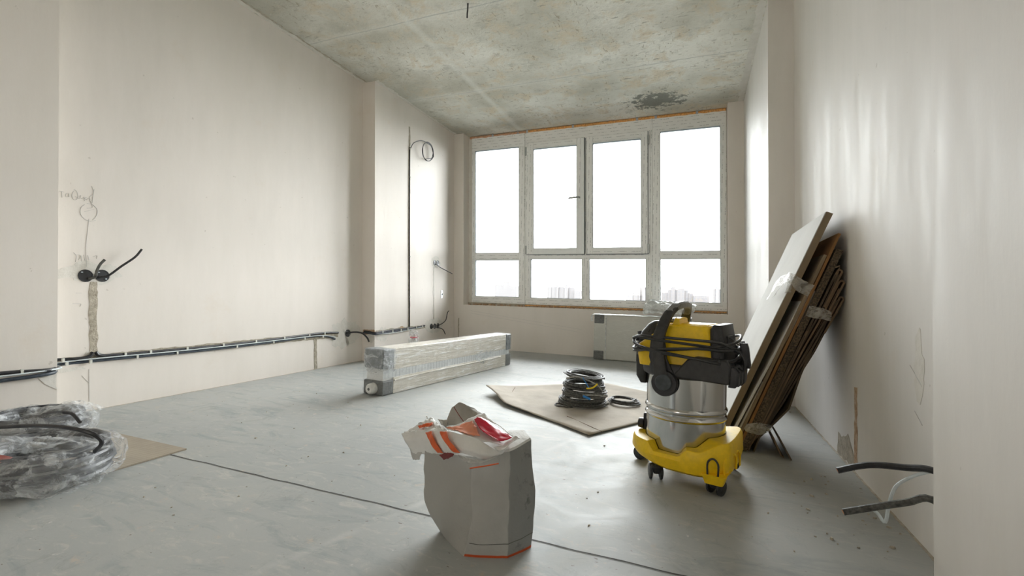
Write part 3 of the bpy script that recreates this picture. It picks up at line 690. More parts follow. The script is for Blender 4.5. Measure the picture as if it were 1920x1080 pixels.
# sockets
def wallbox_socket(fn, v, w, r, label, group='black junction boxes in the walls', wires=True):
    base = fn(v, w, 0); t = thing('junction_box', label, 'electrical box', tuple(base), 0, group)
    L = lambda a, c, o: fn(v+a, w+c, o) - base
    def ring(rad, off, n=20): return [L(rad*math.cos(2*PI*k/n), rad*math.sin(2*PI*k/n), off) for k in range(n)]
    m = MB(); m.loft([ring(r, -.002), ring(r, .004), ring(r*.86, .004), ring(r*.80, -.001)], cap=False); m.build('rim', 'box_black', t, True)
    m = MB(); rr = ring(r*.97, .0026); m.add(rr, [tuple(range(20))]); m.build('cup', 'box_black', t)
    m = MB()
    for a, c in ((-.5, .55), (.5, -.5)): MB().box(-.004, .004, -.003, .003, .0, .004, lambda x, y, z: L(a*r+x, c*r+y, z+.002)).build('screw_tab', 'zinc', t)
    return t
wallbox_socket(on_left, 1.442, .716, .033, 'black round junction box on the left wall, left of the high pair')
wallbox_socket(on_left, 1.516, .719, .033, 'black round junction box on the left wall, right of the high pair')
wallbox_socket(on_left, 3.421, .277, .034, 'black round junction box low in the far corner of the left wall')
cable('wire_tail', 'cable_dusty', [on_left(1.455, .70, .002), on_left(1.475, .712, .02), on_left(1.478, .745, .03), on_left(1.490, .78, .035), on_left(1.508, .806, .04)], .0065, 'short curved black wire end rising from the left box of the high pair')
cable('wire_tail', 'cable_black', [on_left(1.50, .710, .002), on_left(1.53, .722, .03), on_left(1.58, .775, .05), on_left(1.64, .830, .06), on_left(1.675, .878, .06)], .006, 'straight black cable end sticking up to the right from the high pair of boxes')
cable('wire_tail', 'cable_black', [on_left(3.40, .275, .004), on_left(3.46, .286, .03), on_left(3.53, .275, .07), on_left(3.57, .23, .10), on_left(3.585, .19, .11)], .008, 'black cable end drooping from the low corner box in front of the pier')
# cables round the pier
P1 = [RM(UL+.03, VPL-.006, .285), RM(UL+.09, VPL-.010, .283), RM(UPL+.002, VPL-.012, .278), RM(UPL+.012, VPL+.03, .277)]
cable('power_cable', 'cable_black', P1 + ins([(3.8, .283), (4.0, .288), (4.2, .285), (4.48, .300)], on_pierl, .008, .003, 2), .0085, 'upper black cable bent round the window-side pier towards the triple boxes')
P2 = [RM(UL+.02, VPL-.008, .272), RM(UL+.09, VPL-.012, .270), RM(UPL+.004, VPL-.014, .264), RM(UPL+.014, VPL+.03, .263)]
ce = cable('power_cable', 'cable_blue_black', P2 + ins([(3.8, .270), (4.0, .273), (4.25, .282), (4.46, .296)], on_pierl, .008, .003, 9), .0080, 'lower dark bluish cable bent round the window-side pier')
cable('power_cable', 'cable_white', ins([(3.64, .258), (3.9, .258), (4.1, .266), (4.3, .279), (4.45, .290)], on_pierl, .012), .003, 'thin white wire on the window-side pier under the black cables')
clips_on(ce, on_pierl, (3.72, 3.88, 4.02, 4.14, 4.3, 4.42), lambda v: .278 + max(0, v-4.1)*.05, .012, .012)
cv = cable('power_cable', 'cable_black', ins([(4.13, .290), (4.175, .300), (4.187, .33), (4.187, .8), (4.186, 1.5), (4.188, 2.15), (4.190, 2.22)], on_pierl, .006) , .0055, 'black cable rising vertically in the slot on the window-side pier')
clips_on(cv, on_pierl, (4.188,), .62, .010, .006); clips_on(cv, on_pierl, (4.188,), 1.05, .010, .006); clips_on(cv, on_pierl, (4.188,), 1.9, .010, .006); clips_on(cv, on_pierl, (4.188,), 2.2, .010, .006)
L = [on_pierl(4.190, 2.20, .01), on_pierl(4.24, 2.28, .02), on_pierl(4.36, 2.345, .03), on_pierl(4.46, 2.36, .03)]
for k in range(26):
    a = 1.5 - k*2*PI/11; rr = .105 + .012*math.sin(k*1.1); L.append(on_pierl(4.500 + rr*math.cos(a), 2.262 + rr*1.05*math.sin(a) - .004*(k//11), .032+.003*(k % 3)))
L.append(on_pierl(4.455, 2.165, .034))
cable('wire_coil', 'cable_black', L, .0042, 'thin black wire wound into a loose round loop high on the window-side pier', 'cable coil')
for v, w, lab in ((4.702, 1.023, 'left one of the pair of small black boxes at mid height beside the window wall'), (4.772, 1.026, 'right one of the pair of small black boxes at mid height beside the window wall'),
                  (4.632, .282, 'leftmost of the three black boxes low on the window-side pier'), (4.704, .280, 'middle one of the three black boxes low on the window-side pier'), (4.776, .281, 'rightmost of the three black boxes low on the window-side pier')):
    wallbox_socket(on_pierl, v, w, .031, lab)
cable('wire_tail', 'cable_black', [on_pierl(4.71, 1.01, .004), on_pierl(4.80, .97, .03), on_pierl(4.92, .935, .05), on_pierl(5.04, .910, .05)], .005, 'thin black wire end hanging right from the mid-height box pair')
cable('wire_tail', 'cable_black', [on_pierl(4.78, .285, .004), on_pierl(4.84, .31, .03), on_pierl(4.90, .35, .04), on_pierl(4.935, .43, .04), on_pierl(4.97, .455, .04)], .005, 'thin black wire end rising from the low triple boxes')
cable('wire_tail', 'cable_black', [on_pierl(4.64, .270, .004), on_pierl(4.74, .262, .03), on_pierl(4.83, .235, .04), on_pierl(4.885, .175, .04)], .005, 'thin black wire end hanging down from the low triple boxes')
t = thing('wall_bracket', 'small metal plate screwed low on the window-side pier between the box groups', 'bracket', tuple(on_pierl(4.865, .655, 0)))
MB().box(0, .004, -.018, .018, -.045, .045).build('plate', 'zinc', t); MB().box(.004, .012, .004, .010, -.01, .01).build('screw', 'hinge_metal', t)
# ceiling wire
o = MB().tube([(-1.513, 2.815, H), (-1.512, 2.812, 2.64), (-1.508, 2.80, 2.60), (-1.500, 2.785, 2.565)], .0055, 8, smooth=4).build('ceiling_wire', 'cable_black', None, True)
tag(o, 'short black wire end hanging from the bare concrete ceiling', 'cable')
# cables coming out of the right wall by the near pier
def sat(pts, Y): return [at(x, y, yy) for (x, y), yy in zip(pts, Y)]
k1 = sat([(1800, 886), (1748, 882), (1700, 877), (1645, 872), (1610, 874), (1570, 882)], [1.40, 1.47, 1.52, 1.55, 1.56, 1.56])
k1[0] = Vector((.600, 1.42, .25))
o = cable('power_cable', 'cable_black', k1, .0085, 'upper stiff black cable end sticking out from behind the near right pier')
MB().tube([at(1571, 881.8, 1.56), at(1569.5, 882.2, 1.56)], .006, 8).build('copper_end', 'copper', o)
k2 = sat([(1800, 930), (1748, 937), (1700, 942), (1645, 950), (1612, 955), (1581, 960)], [1.40, 1.42, 1.44, 1.46, 1.47, 1.47])
k2[0] = Vector((.600, 1.38, .165))
o = cable('power_cable', 'cable_dusty', k2, .0085, 'lower stiff black cable end sticking out from behind the near right pier')
MB().tube([at(1582, 959.8, 1.47), at(1580, 960.3, 1.47)], .006, 8).build('copper_end', 'copper', o)
k3 = sat([(1746, 884), (1712, 893), (1680, 912), (1667, 945), (1660, 979), (1645, 962), (1630, 952)], [1.48, 1.50, 1.52, 1.53, 1.54, 1.55, 1.56])
cable('power_cable', 'cable_white', k3, .0042, 'thin pale wire hanging in a hook between the two black cable ends')

# ------------------------------------------------------------------ long wrapped radiator box on the floor
t = thing('wrapped_radiator', 'long cream radiator pack wrapped in clear film, lying on the floor by the pier', 'radiator', (-1.868, 2.471, 0), -math.atan2(.205, 1.666))
LX, LY, LZ = -.156, 1.68, .295
MB().box(LX+.004, -.004, .006, LY-.006, .004, LZ-.004).build('radiator', 'radiator_white', t, bevel=.006)
m = MB(); m.box(-.0005, .003, .095, LY-.085, LZ*.54, LZ+.002); m.box(LX, .002, .095, LY-.085, LZ-.001, LZ+.003); m.build('upper_card', 'wrapped_card', t, bevel=.002)
m = MB(); m.box(-.0005, .003, .093, LY-.083, .002, LZ*.37); m.build('lower_card', 'wrapped_card', t, bevel=.002)
MB().box(-.0015, .0015, .0, LY-.02, LZ*.37, LZ*.54).build('fin_strip', 'wrapped_fins', t)
m = MB(); m.tube([(.004, .10, LZ*.30), (.007, .5, LZ*.33), (.006, 1.1, LZ*.32), (.004, 1.5, LZ*.33)], .006, 6, smooth=5); m.build('film_fold', 'wrapped_card', t, True)
def foil(boxes, mat, nm='corner_protector', bev=.008):
    m = MB()
    for q in boxes: m.box(*q)
    return m.build(nm, mat, t, bevel=bev)
foil([(LX-.006, .008, -.008, .095, LZ*.48+.03, LZ+.004)], 'grey_foil')
foil([(LX-.008, .007, -.009, .09, .002, LZ*.32)], 'grey_foam')
foil([(LX-.004, .007, LY-.085, LY+.006, LZ*.5, LZ+.003)], 'grey_foil')
foil([(LX-.004, .007, LY-.085, LY+.006, .002, LZ*.38)], 'grey_foam')
MB().lathe([(.0, -.045), (.026, -.045), (.034, -.036), (.036, -.01), (.036, 0)], 24, (-.070, -.008, .045), 'y', cap=False).build('end_plug', 'cap_white', t, True)
MB().lathe([(.0, -.0465), (.009, -.0465), (.010, -.044)], 16, (-.070, -.008, .045), 'y', cap=False).build('plug_hole', 'grey_foam', t)
MB().grid([[(.010, 1.10, .10), (.012, 1.2, .07), (.010, 1.28, .12)], [(.009, 1.06, .15), (.014, 1.2, .14), (.010, 1.35, .15)], [(.009, 1.05, .17), (.011, 1.2, .18), (.009, 1.38, .18)]], 6, .006, 20).build('film_patch', 'film_milky', t, True)
for sd, x0 in ((3, .006), (5, .007)):
    MB().grid([[(x0, -.004, LZ+.003), (x0+.002, .05, LZ+.006), (x0, .105, LZ+.004)], [(x0+.003, -.006, LZ*.75), (x0+.006, .05, LZ*.78), (x0+.003, .11, LZ*.8)], [(x0+.001, -.004, LZ*.50), (x0+.004, .05, LZ*.47), (x0+.002, .10, LZ*.53)]], 8, .006, 34, seed=sd).build('crumpled_film', 'film_milky', t, True)
MB().grid([[(LX-.004, -.010, LZ+.002), (LX/2, -.014, LZ+.006), (.006, -.010, LZ+.003)], [(LX-.004, -.014, LZ*.78), (LX/2, -.018, LZ*.75), (.006, -.014, LZ*.78)], [(LX+.02, -.010, LZ*.52), (LX/2, -.016, LZ*.46), (.002, -.012, LZ*.50)]], 8, .006, 34, seed=7).build('crumpled_film', 'film_milky', t, True)
# clear film round the whole pack
rings = []
for y in [i*LY/60 for i in range(61)]:
    ring = []
    for (x, yy, z) in rrect(-LX/2+.011, LZ/2+.008, .018, 4):
        n_ = noise.noise(Vector((x*25, y*9, yy*40)))*.004; ring.append((LX/2 + x*(1+n_*8), y*1.012-.010, LZ/2+.005 + yy*(1+n_*4)))
    rings.append(ring)
rings = [[(x, y, max(.0015, z)) for x, y, z in r] for r in rings]
MB().loft(rings).build('film_wrap', 'film_clear', t, True)

# small bag with a valve standing behind it
def lumpy(c, rx, ry, rz, amp, sc, nu=20, nv=12, seed=0):
    rings = []
    for i in range(nv+1):
        a = PI*i/nv; ring = []
        for k in range(nu):
            bq = 2*PI*k/nu; d = Vector((math.sin(a)*math.cos(bq), math.sin(a)*math.sin(bq), -math.cos(a)))
            n_ = 1 + amp*noise.noise(d*sc + Vector((seed, 0, 0))) + amp*.5*noise.noise(d*sc*2.5 + Vector((0, seed, 0)))
            ring.append((c[0]+d.x*rx*n_, c[1]+d.y*ry*n_, max(.0008, c[2]+d.z*rz*n_)))
        rings.append(ring)
    return rings
t = thing('valve_bag', 'small clear plastic bag of red and white fittings standing behind the long wrapped radiator', 'bag', (-2.58, 3.88, 0))
b_ = MB(); b_.loft(lumpy((0, 0, .07), .075, .06, .07, .35, 2.2)); b_.loft(lumpy((.0, 0, .225), .050, .045, .085, .3, 2.2, seed=4)); b_.build('plastic_bag', 'film_milky', t, True)
MB().lathe([(.0, .02), (.03, .02), (.032, .20), (.022, .215), (.02, .26), (0, .265)], 20, cap=False).build('white_fitting', 'cap_white', t, True)
MB().lathe([(.033, .222), (.0345, .224), (.0345, .234), (.0, .236)], 20, cap=False).build('red_cap', 'red_print', t, True)

# ------------------------------------------------------------------ radiator leaning under the window
t = thing('panel_radiator', 'grey film-wrapped panel radiator with dark corner guards standing under the window', 'radiator', (-1.03, 4.985, 0), 0)
W_, Hh, TH = .985, .487, .085
MB().box(0, W_, 0, TH, .004, Hh).build('body', 'radiator_wrap', t, bevel=.012, seg=3)
MB().box(.125, .133, -.004, 0, .006, Hh-.01).build('film_seam', 'film_bag', t)
for x in (.002, W_-.112):
    for z in (.003, Hh-.098):
        MB().box(x, x+.11, -.006, .03, z, z+.096).build('corner_guard', 'grey_foam', t, bevel=.012, seg=3)
MB().grid([[(-.004, -.006, Hh-.002), (.5, -.008, Hh), (W_+.004, -.006, Hh-.002)], [(-.004, .04, Hh+.006), (.5, .04, Hh+.008), (W_+.004, .04, Hh+.006)], [(-.004, TH, Hh), (.5, TH, Hh+.004), (W_+.004, TH, Hh)]], 10, .003, 20).build('top_film', 'film_bag', t, True)
MB().grid([[(-.035, .0, Hh-.07), (-.01, -.006, Hh-.08)], [(-.036, .01, Hh-.02), (-.01, .0, Hh-.01)], [(-.02, .04, Hh+.004), (.0, .04, Hh+.006)]], 6, .004, 30).build('film_corner', 'film_bag', t, True)
# crumpled plastic on top of it
rows = []
t = thing('plastic_sheet', 'crumpled translucent plastic sheet lying on the window sill above the panel radiator', 'plastic sheet', (-.27, 5.17, SILL))
for nm, G, am, sd in (('sheet', [[at(1206, 590, 5.02), at(1222, 588, 4.99), at(1262, 590, 4.98), at(1300, 588, 4.99)], [at(1210, 578, 5.03), at(1214, 572, 5.06), at(1260, 580, 5.05), at(1304, 578, 5.04)],
        [at(1216, 562, 5.10), at(1236, 564, 5.12), at(1266, 568, 5.10), at(1306, 572, 5.09)], [at(1212, 566, 5.22), at(1236, 566, 5.24), at(1266, 570, 5.24), at(1302, 574, 5.22)]], .012, 2),
    ('fold', [[at(1205, 589, 5.00), at(1220, 580, 4.99), at(1256, 584, 4.98)], [at(1209, 570, 5.03), at(1217, 566, 5.03), at(1258, 575, 5.02)], [at(1220, 562, 5.13), at(1240, 563, 5.14), at(1262, 567, 5.14)]], .010, 5)):
    G = [[p - Vector(t.location) for p in r] for r in G]
    MB().grid(G, 9, am, 18, seed=sd).build(nm, 'film_bag', t, True)

# ------------------------------------------------------------------ cardboard on the floor, with the cable coils
c0 = [atz(928, 722, .03), atz(966, 724, .004), atz(1139, 718), atz(1212, 734), atz(1290, 748), atz(1200, 792), atz(1102, 816), atz(1036, 791), atz(946, 756, .01)]
G = [[atz(911, 722, .055), atz(966, 724, .012), atz(1050, 721, .006), atz(1139, 719, .006), atz(1215, 735, .006)],
     [atz(922, 730, .045), atz(962, 735, .014), atz(1060, 745, .006), atz(1150, 748, .006), atz(1230, 752, .006)],
     [atz(934, 742, .032), atz(980, 755, .012), atz(1070, 770, .006), atz(1160, 770, .006), atz(1232, 772, .006)],
     [atz(945, 755, .020), atz(992, 773, .014), atz(1040, 791, .008), atz(1104, 815, .010), atz(1222, 786, .008)]]
t_ = MB().grid(G, 9, .0022, 9, seed=3, lin=True); 
card = t_.build('cardboard_sheet', 'cardboard_pale', None, True, solid=.004)
tag(card, 'flattened pale cardboard sheet lying under the cable coils, its left corner curling up', 'cardboard')
def crease(pts, parent):
    return MB().tube([tuple(p) for p in pts], .0016, 5, smooth=6).build('crease', 'cardboard_brown', parent)
crease([atz(966, 726, .0155), atz(958, 738, .0175), atz(945, 754, .022)], card)
crease([atz(1063, 780, .0105), atz(1090, 792, .0105), atz(1128, 809, .0115)], card)
def coil(name, label, c, r, z0, z1, turns, rt, mat, seed, squash=1, wob=.012, tilt=0, tilta=0, group=None, tail=True):
    rnd = random.Random(seed); n = turns*16; pts = []
    offs = [(rnd.uniform(-1, 1), rnd.uniform(0, 1), rnd.uniform(-.012, .012), rnd.uniform(-.012, .012), rnd.uniform(-1, 1)*.06, rnd.uniform(0, 6.28)) for _ in range(turns+2)]
    for i in range(n+1):
        k = i/16; a = k*2*PI; j = int(k); f = k-j
        def lp(q): return offs[j][q]*(1-f) + offs[j+1][q]*f
        rr = r - .018 + .018*lp(0); zz = z0 + (z1-z0)*lp(1) + lp(4)*r*math.sin(a+offs[j % 3][5]) + tilt*rr*math.cos(a-tilta)
        pts.append((rr*math.cos(a) + lp(2), squash*rr*math.sin(a) + lp(3), max(rt + (z0 if z0 < .02 else 0), zz)))
    if tail:
        a = rnd.uniform(3.6, 5.4); p = pts[-1]; pts += [(p[0]*1.05, p[1]*1.1-.02, p[2]+.01), (p[0]*.8, p[1]-.06, p[2]+.0)]
    o = MB().tube(pts, rt, 6).build(name, mat, None, True, loc=(c[0], c[1], 0)); tag(o, label, 'cable coil', 'cable coils on the cardboard')
    return o
CX_, CY_ = -.645, 2.86
coil('cable_coil', 'lowest and widest cable coil of the stack on the pale cardboard sheet', (CX_-.005, CY_), .150, .014, .056, 15, .0052, 'cable_dusty', 1)
coil('cable_coil', 'second cable coil from the bottom of the stack on the cardboard sheet', (CX_+.002, CY_), .138, .062, .104, 15, .0050, 'cable_dusty', 2, tail=False)
cy3 = coil('cable_coil', 'third cable coil from the bottom of the stack, with blue and yellow wire ends', (CX_, CY_), .130, .110, .154, 14, .0048, 'cable_dusty', 3, tail=False)
coil('cable_coil', 'topmost cable coil of the stack, tipped down to the right', (CX_+.002, CY_), .128, .166, .198, 14, .0048, 'cable_dusty', 5, tail=False, tilt=-.12, tilta=0)
o = MB().tube([at(1062, 709, 2.75), at(1085, 707, 2.72), at(1118, 721, 2.72), at(1131, 735, 2.74)], .0045, 6, smooth=6).build('loose_strand', 'cable_grey', None, True)
tag(o, 'loose grey strand hanging over the front of the cable coil stack', 'cable')
base = Vector(cy3.location)
MB().tube([at(1093, 708, 2.715)-base, at(1098, 717, 2.705)-base, at(1104, 727, 2.705)-base], .0028, 6, smooth=4).build('blue_wire', 'wire_blue', cy3, True)
MB().tube([at(1100, 728.5, 2.71)-base, at(1109, 728, 2.70)-base, at(1116, 724, 2.70)-base, at(1120, 720, 2.71)-base], .0048, 6, smooth=4).build('yellow_wire', 'wire_yellow', cy3, True)
MB().tube([at(1094, 743, 2.70)-base, at(1101, 746, 2.69)-base, at(1106, 748, 2.70)-base], .0075, 6, smooth=3).build('blue_tape', 'wire_blue', cy3, True)
MB().tube([at(1093, 741, 2.71)-base, at(1115, 741, 2.70)-base, at(1139, 742.5, 2.72)-base], .0050, 6, smooth=3).build('wire_end', 'cable_grey', cy3, True)
coil('cable_coil', 'small separate cable coil lying right of the tall stack on the cardboard', (-.415, 2.985), .098, .012, .042, 8, .0048, 'cable_dusty', 8, wob=.01)
o = MB().tube([Vector((-.735+.055*math.cos(a), 2.735+.035*math.sin(a), .014+.004*math.sin(3*a))) for a in [i*2*PI/14 for i in range(26)]], .005, 6, smooth=2).build('cable_loop', 'cable_dusty', None, True)
tag(o, 'small loose cable loop at the left foot of the coil stack', 'cable coil')

# ------------------------------------------------------------------ vacuum cleaner
VX = thing('vacuum_cleaner', 'yellow and black wet and dry vacuum cleaner with shiny steel drum on castors', 'vacuum cleaner', (-.034, 1.95, 0), math.radians(-14))
# bumper tray
def outline(z, k=1.0, front=0):
    pts = [(.178, -.135), (.192, -.06), (.192, .07), (.178, .15), (.10, .176), (0, .176), (-.09, .165), (-.155, .12), (-.192, .04), (-.192, -.045), (-.155, -.125), (-.09, -.168), (0, -.180), (.10, -.180)]
    P = spline([Vector((x*k, y*k, z)) for x, y in pts], 9, True); return P
def tray():
    lower, mid, up1 = [], [], []
    rings = []
    for z, k, dz in ((.050, .84, 1), (.062, .95, 1), (.100, 1.0, .5), (.128, .985, 0), (.142, .955, 0)):
        r = []
        for p in outline(z, k):
            q = p.copy(); x, y = p.x, p.y
            # ends stand higher than the dip in the middle of each long side
            s = min(1, max(0, (abs(x+.022)-.048)/.024)); up = (-.030*(1-s)) if z > .11 else 0
            up += .035*max(0, min(1, (x-.10)/.06)) if z > .11 else 0
            low = .022*max(0, min(1, (-x-.02)/.14)) if z < .09 else 0
            q.z = z + up + low; r.append(tuple(q))
        rings.append(r)
    # inner rim and floor of the tray
    r = []
    for q, p in zip(rings[-1], outline(.12, .86)):
        l = math.hypot(p.x, p.y); r.append((p.x/l*.1475, p.y/l*.1475, q[2]+.002))
    rings.append(r); rings.append([(x, y, .085) for x, y, z in r])
    return rings
MB().loft(tray()).build('bumper_tray', 'vac_yellow', VX, True, bevel=.002)
m = MB(); m.loft([[(x+.144, y-.145, z) for x, y, z in rrect(.030, .026, .008, 3, z=.042)], [(x+.144, y-.145, z) for x, y, z in rrect(.040, .034, .010, 3, z=.075)]]); m.build('castor_mount', 'vac_yellow', VX, True)
# accessory slots pressed in the tray's right end
for x, y, a in ((.142, -.172, 0), (.178, -.125, 1), (.190, -.07, 1), (.193, -.02, 1)):
    m = MB()
    pts = [Vector((-.017, 0, .0)), Vector((-.017, 0, .040)), Vector((0, 0, .056)), Vector((.017, 0, .040)), Vector((.017, 0, .0))]
    ang = 0 if a == 0 else math.radians(72)
    pts = [Vector((p.x*math.cos(ang)+x, p.x*math.sin(ang)+y, p.z+.075)) for p in pts]
    m.tube(pts, .0035, 6, smooth=4); m.build('accessory_slot', 'vac_black_dusty' if a == 0 else 'vac_yellow', VX, True)
def castor(x, y, ang):
    o = bpy.data.objects.new('castor', None); COL.objects.link(o); o.parent = VX; o.location = (x, y, 0); o.rotation_euler = (0, 0, ang)
    m = MB()
    for s in (-.019, .019): m.lathe([(.0, s-.007), (.018, s-.007), (.0275, s-.004), (.0275, s+.004), (.018, s+.007), (0, s+.007)], 24, (0, .008, .0276), 'x', cap=False)
    m.build('wheel', 'wheel_black', o, True)
    m = MB(); m.loft([[(xx, yy+.004, .026) for xx, yy, _ in rrect(.010, .020, .006, 3)], [(xx, yy+.004, .050) for xx, yy, _ in rrect(.022, .026, .008, 3)], [(xx, yy, .057) for xx, yy, _ in rrect(.014, .018, .008, 3)]]); m.build('fork', 'wheel_black', o, True)
    MB().lathe([(.006, .05), (.006, .075)], 12).build('stem', 'hinge_metal', o)
castor(-.063, -.142, .5); castor(.144, -.142, -.35); castor(.144, .145, 1.0); castor(-.178, .045, 1.4); castor(-.063, .145, 2.0)
# steel drum
prof = [(.130, .095), (.144, .100), (.146, .11), (.146, .225), (.150, .229), (.152, .234), (.150, .240), (.1455, .245), (.1455, .251), (.150, .256), (.152, .262), (.150, .268), (.146, .273), (.146, .40), (.142, .405)]
MB().lathe(prof, 72).build('drum', 'stainless_steel', VX, 'yes')
m = MB(); m.lathe([(0, -.014), (.019, -.012), (.021, 0), (.021, .010)], 20, (-.168, -.01, .165), 'x', cap=False); m.build('drain_cap', 'vac_black', VX, True)
MB().box(-.160, -.143, -.022, .022, .11, .21).build('drain_seat', 'vac_black', VX, bevel=.005)
# head base ring
def rr(hx, hy, r, z, cx=0, cy=0): return rrect(hx, hy, r, 6, cx, cy, z)
m = MB(); m.loft([rr(.152, .150, .145, .385), rr(.160, .156, .148, .392), rr(.163, .157, .14, .425), rr(.158, .150, .12, .436, .004)]); m.build('head_ring', 'vac_black', VX, True)
# side skirt (closure) at the left
m = MB(); m.loft([rr(.012, .038, .01, .335, -.160), rr(.020, .055, .012, .365, -.164), rr(.022, .065, .012, .43, -.160), rr(.018, .060, .012, .455, -.156)]); m.build('closing_latch', 'vac_black_dusty', VX, True)
m = MB()
for i in range(5): m.box(-.178+.006*i, -.176+.006*i+.001, -.060+.002*i, .05, .428, .452)
m.box(-.172, -.135, -.085, .085, .424, .456); m.build('vent_grille', 'vac_black', VX, bevel=.002)
# cord and accessory shelf at the right, a rising black scoop
m = MB()
m.prism([(-.015, .392), (.185, .386), (.190, .450), (.178, .470), (.075, .474), (.045, .462), (.02, .432)], -.158, -.122, 'y')
m.prism([(-.015, .392), (.185, .386), (.190, .450), (.178, .470), (.075, .474), (.045, .462), (.02, .432)], .122, .158, 'y')
m.box(.140, .186, -.150, .150, .388, .440)
m.build('accessory_shelf', 'vac_black_dusty', VX, True, bevel=.006)
for x in (.088, .122, .15):
    MB().box(x, x+.006, -.1595, -.155, .445, .472).build('shelf_slot', 'box_black', VX)
for y in (-.135, -.100, -.065, -.03, .01):
    m = MB(); m.loft([rr(.012, .0135, .008, .378, .200-abs(y+.06)*.12, y), rr(.016, .0150, .008, .390, .206-abs(y+.06)*.12, y), rr(.017, .0155, .008, .430, .206-abs(y+.06)*.12, y), rr(.010, .013, .006, .446, .200-abs(y+.06)*.12, y)]); m.build('nozzle_holder', 'vac_black', VX, True)
# yellow motor cover
def yc(x0, x1, hy, z, r=.035): return rrect((x1-x0)/2, hy, r, 6, (x0+x1)/2, 0, z)
m = MB(); m.loft([yc(-.150, .118, .132, .422), yc(-.158, .128, .130, .46), yc(-.158, .128, .122, .50), yc(-.10, .122, .114, .545), yc(-.09, .112, .108, .575), yc(-.088, .108, .098, .583)]); m.build('motor_cover', 'vac_yellow', VX, True)
m = MB(); m.box(-.07, .10, -.075, .075, .578, .586); m.build('cover_lid', 'vac_yellow', VX, bevel=.004)
m = MB()
for s in (-1, 1): MB().prism([(-.088, .575), (-.055, .575), (-.050, .600), (-.068, .603)], s*.095-.008, s*.095+.008, 'y').build('cover_rib', 'vac_yellow', VX, True, bevel=.003)
m = MB(); m.prism([(-.03, .578), (.0, .578), (-.004, .604), (-.018, .608)], -.10, .02, 'y')
m.build('cover_rib', 'vac_yellow', VX, True, bevel=.003)
# black end caps
m = MB(); m.loft([yc(-.176, -.085, .105, .455), yc(-.172, -.085, .100, .500), yc(-.158, -.083, .094, .545), yc(-.135, -.080, .086, .575, .03), yc(-.115, -.078, .070, .590, .02)]); m.build('front_cap', 'vac_black_dusty', VX, True)
m = MB(); m.loft([yc(.105, .160, .122, .455, .025), yc(.108, .158, .118, .53, .02), yc(.108, .150, .112, .572, .016), yc(.118, .148, .106, .588, .012)]); m.build('rear_cap', 'vac_black', VX, True)
m = MB(); m.box(.148, .161, -.06, .06, .515, .548); m.build('exhaust_grille', 'box_black', VX, bevel=.002)
m = MB(); m.box(-.075, -.02, -.05, .045, .585, .602); m.build('switch_panel', 'vac_grey', VX, bevel=.008, seg=3)
# carrying handle
PX = -.038
yy = .166
def hbar(pts, w, th):      # flat bar swept in the local y-z plane
    P = spline([Vector(p) for p in pts], 6); rings = []
    for i, p in enumerate(P):
        t_ = (P[min(i+1, len(P)-1)] - P[max(i-1, 0)]).normalized(); n_ = Vector((1, 0, 0)); q = t_.cross(n_).normalized()
        f = i/(len(P)-1); ww = w(f); tt = th(f)
        rings.append([p + n_*ww*a + q*tt*c for a, c in ((1, .6), (.6, 1), (-.6, 1), (-1, .6), (-1, -.6), (-.6, -1), (.6, -1), (1, -.6))])
    return MB().loft(rings)
arm = [(PX, -yy-.004, .375), (PX-.014, -yy-.006, .44), (PX-.022, -yy+.006, .52), (PX-.012, -.145, .575), (PX+.004, -.118, .625), (PX+.016, -.085, .648), (PX+.022, -.03, .656), (PX+.022, .03, .656), (PX+.016, .085, .648), (PX+.004, .118, .625), (PX-.012, .145, .575), (PX-.022, yy-.006, .52), (PX-.014, yy+.006, .44), (PX, yy+.004, .375)]
wfun = lambda f: .014 + .012*abs(2*f-1)**1.2
hbar(arm, wfun, lambda f: .0115).build('handle', 'vac_black_dusty', VX, True)
grip = [p for p in arm[4:10]]
hbar(grip, lambda f: .0165, lambda f: .0135).build('handle_grip', 'vac_grey', VX, True)
for s in (-1, 1):
    MB().lathe([(0, s*.158), (.046, s*.158), (.048, s*.170), (.045, s*.176), (0, s*.176)] if s > 0 else [(0, -.176), (.045, -.176), (.048, -.170), (.048, -.158), (0, -.158)], 32, (PX+.006, 0, .368), 'y', cap=False).build('pivot_ring', 'vac_black', VX, True)
    MB().lathe([(0, s*.1765), (.028, s*.1765), (.031, s*.181), (.028, s*.184), (0, s*.184)], 28, (PX+.006, 0, .372), 'y', cap=False).build('pivot_disc', 'rubber_disc', VX, True)
    # broad leg from the pivot up to the arm
    m = MB(); m.prism([(PX-.042, .41), (PX+.040, .40), (PX+.012, .455), (PX+.002, .53), (PX-.050, .53), (PX-.056, .46)], s*.158-.005, s*.158+.005, 'y'); m.build('handle_bracket', 'vac_black', VX, True, bevel=.003)
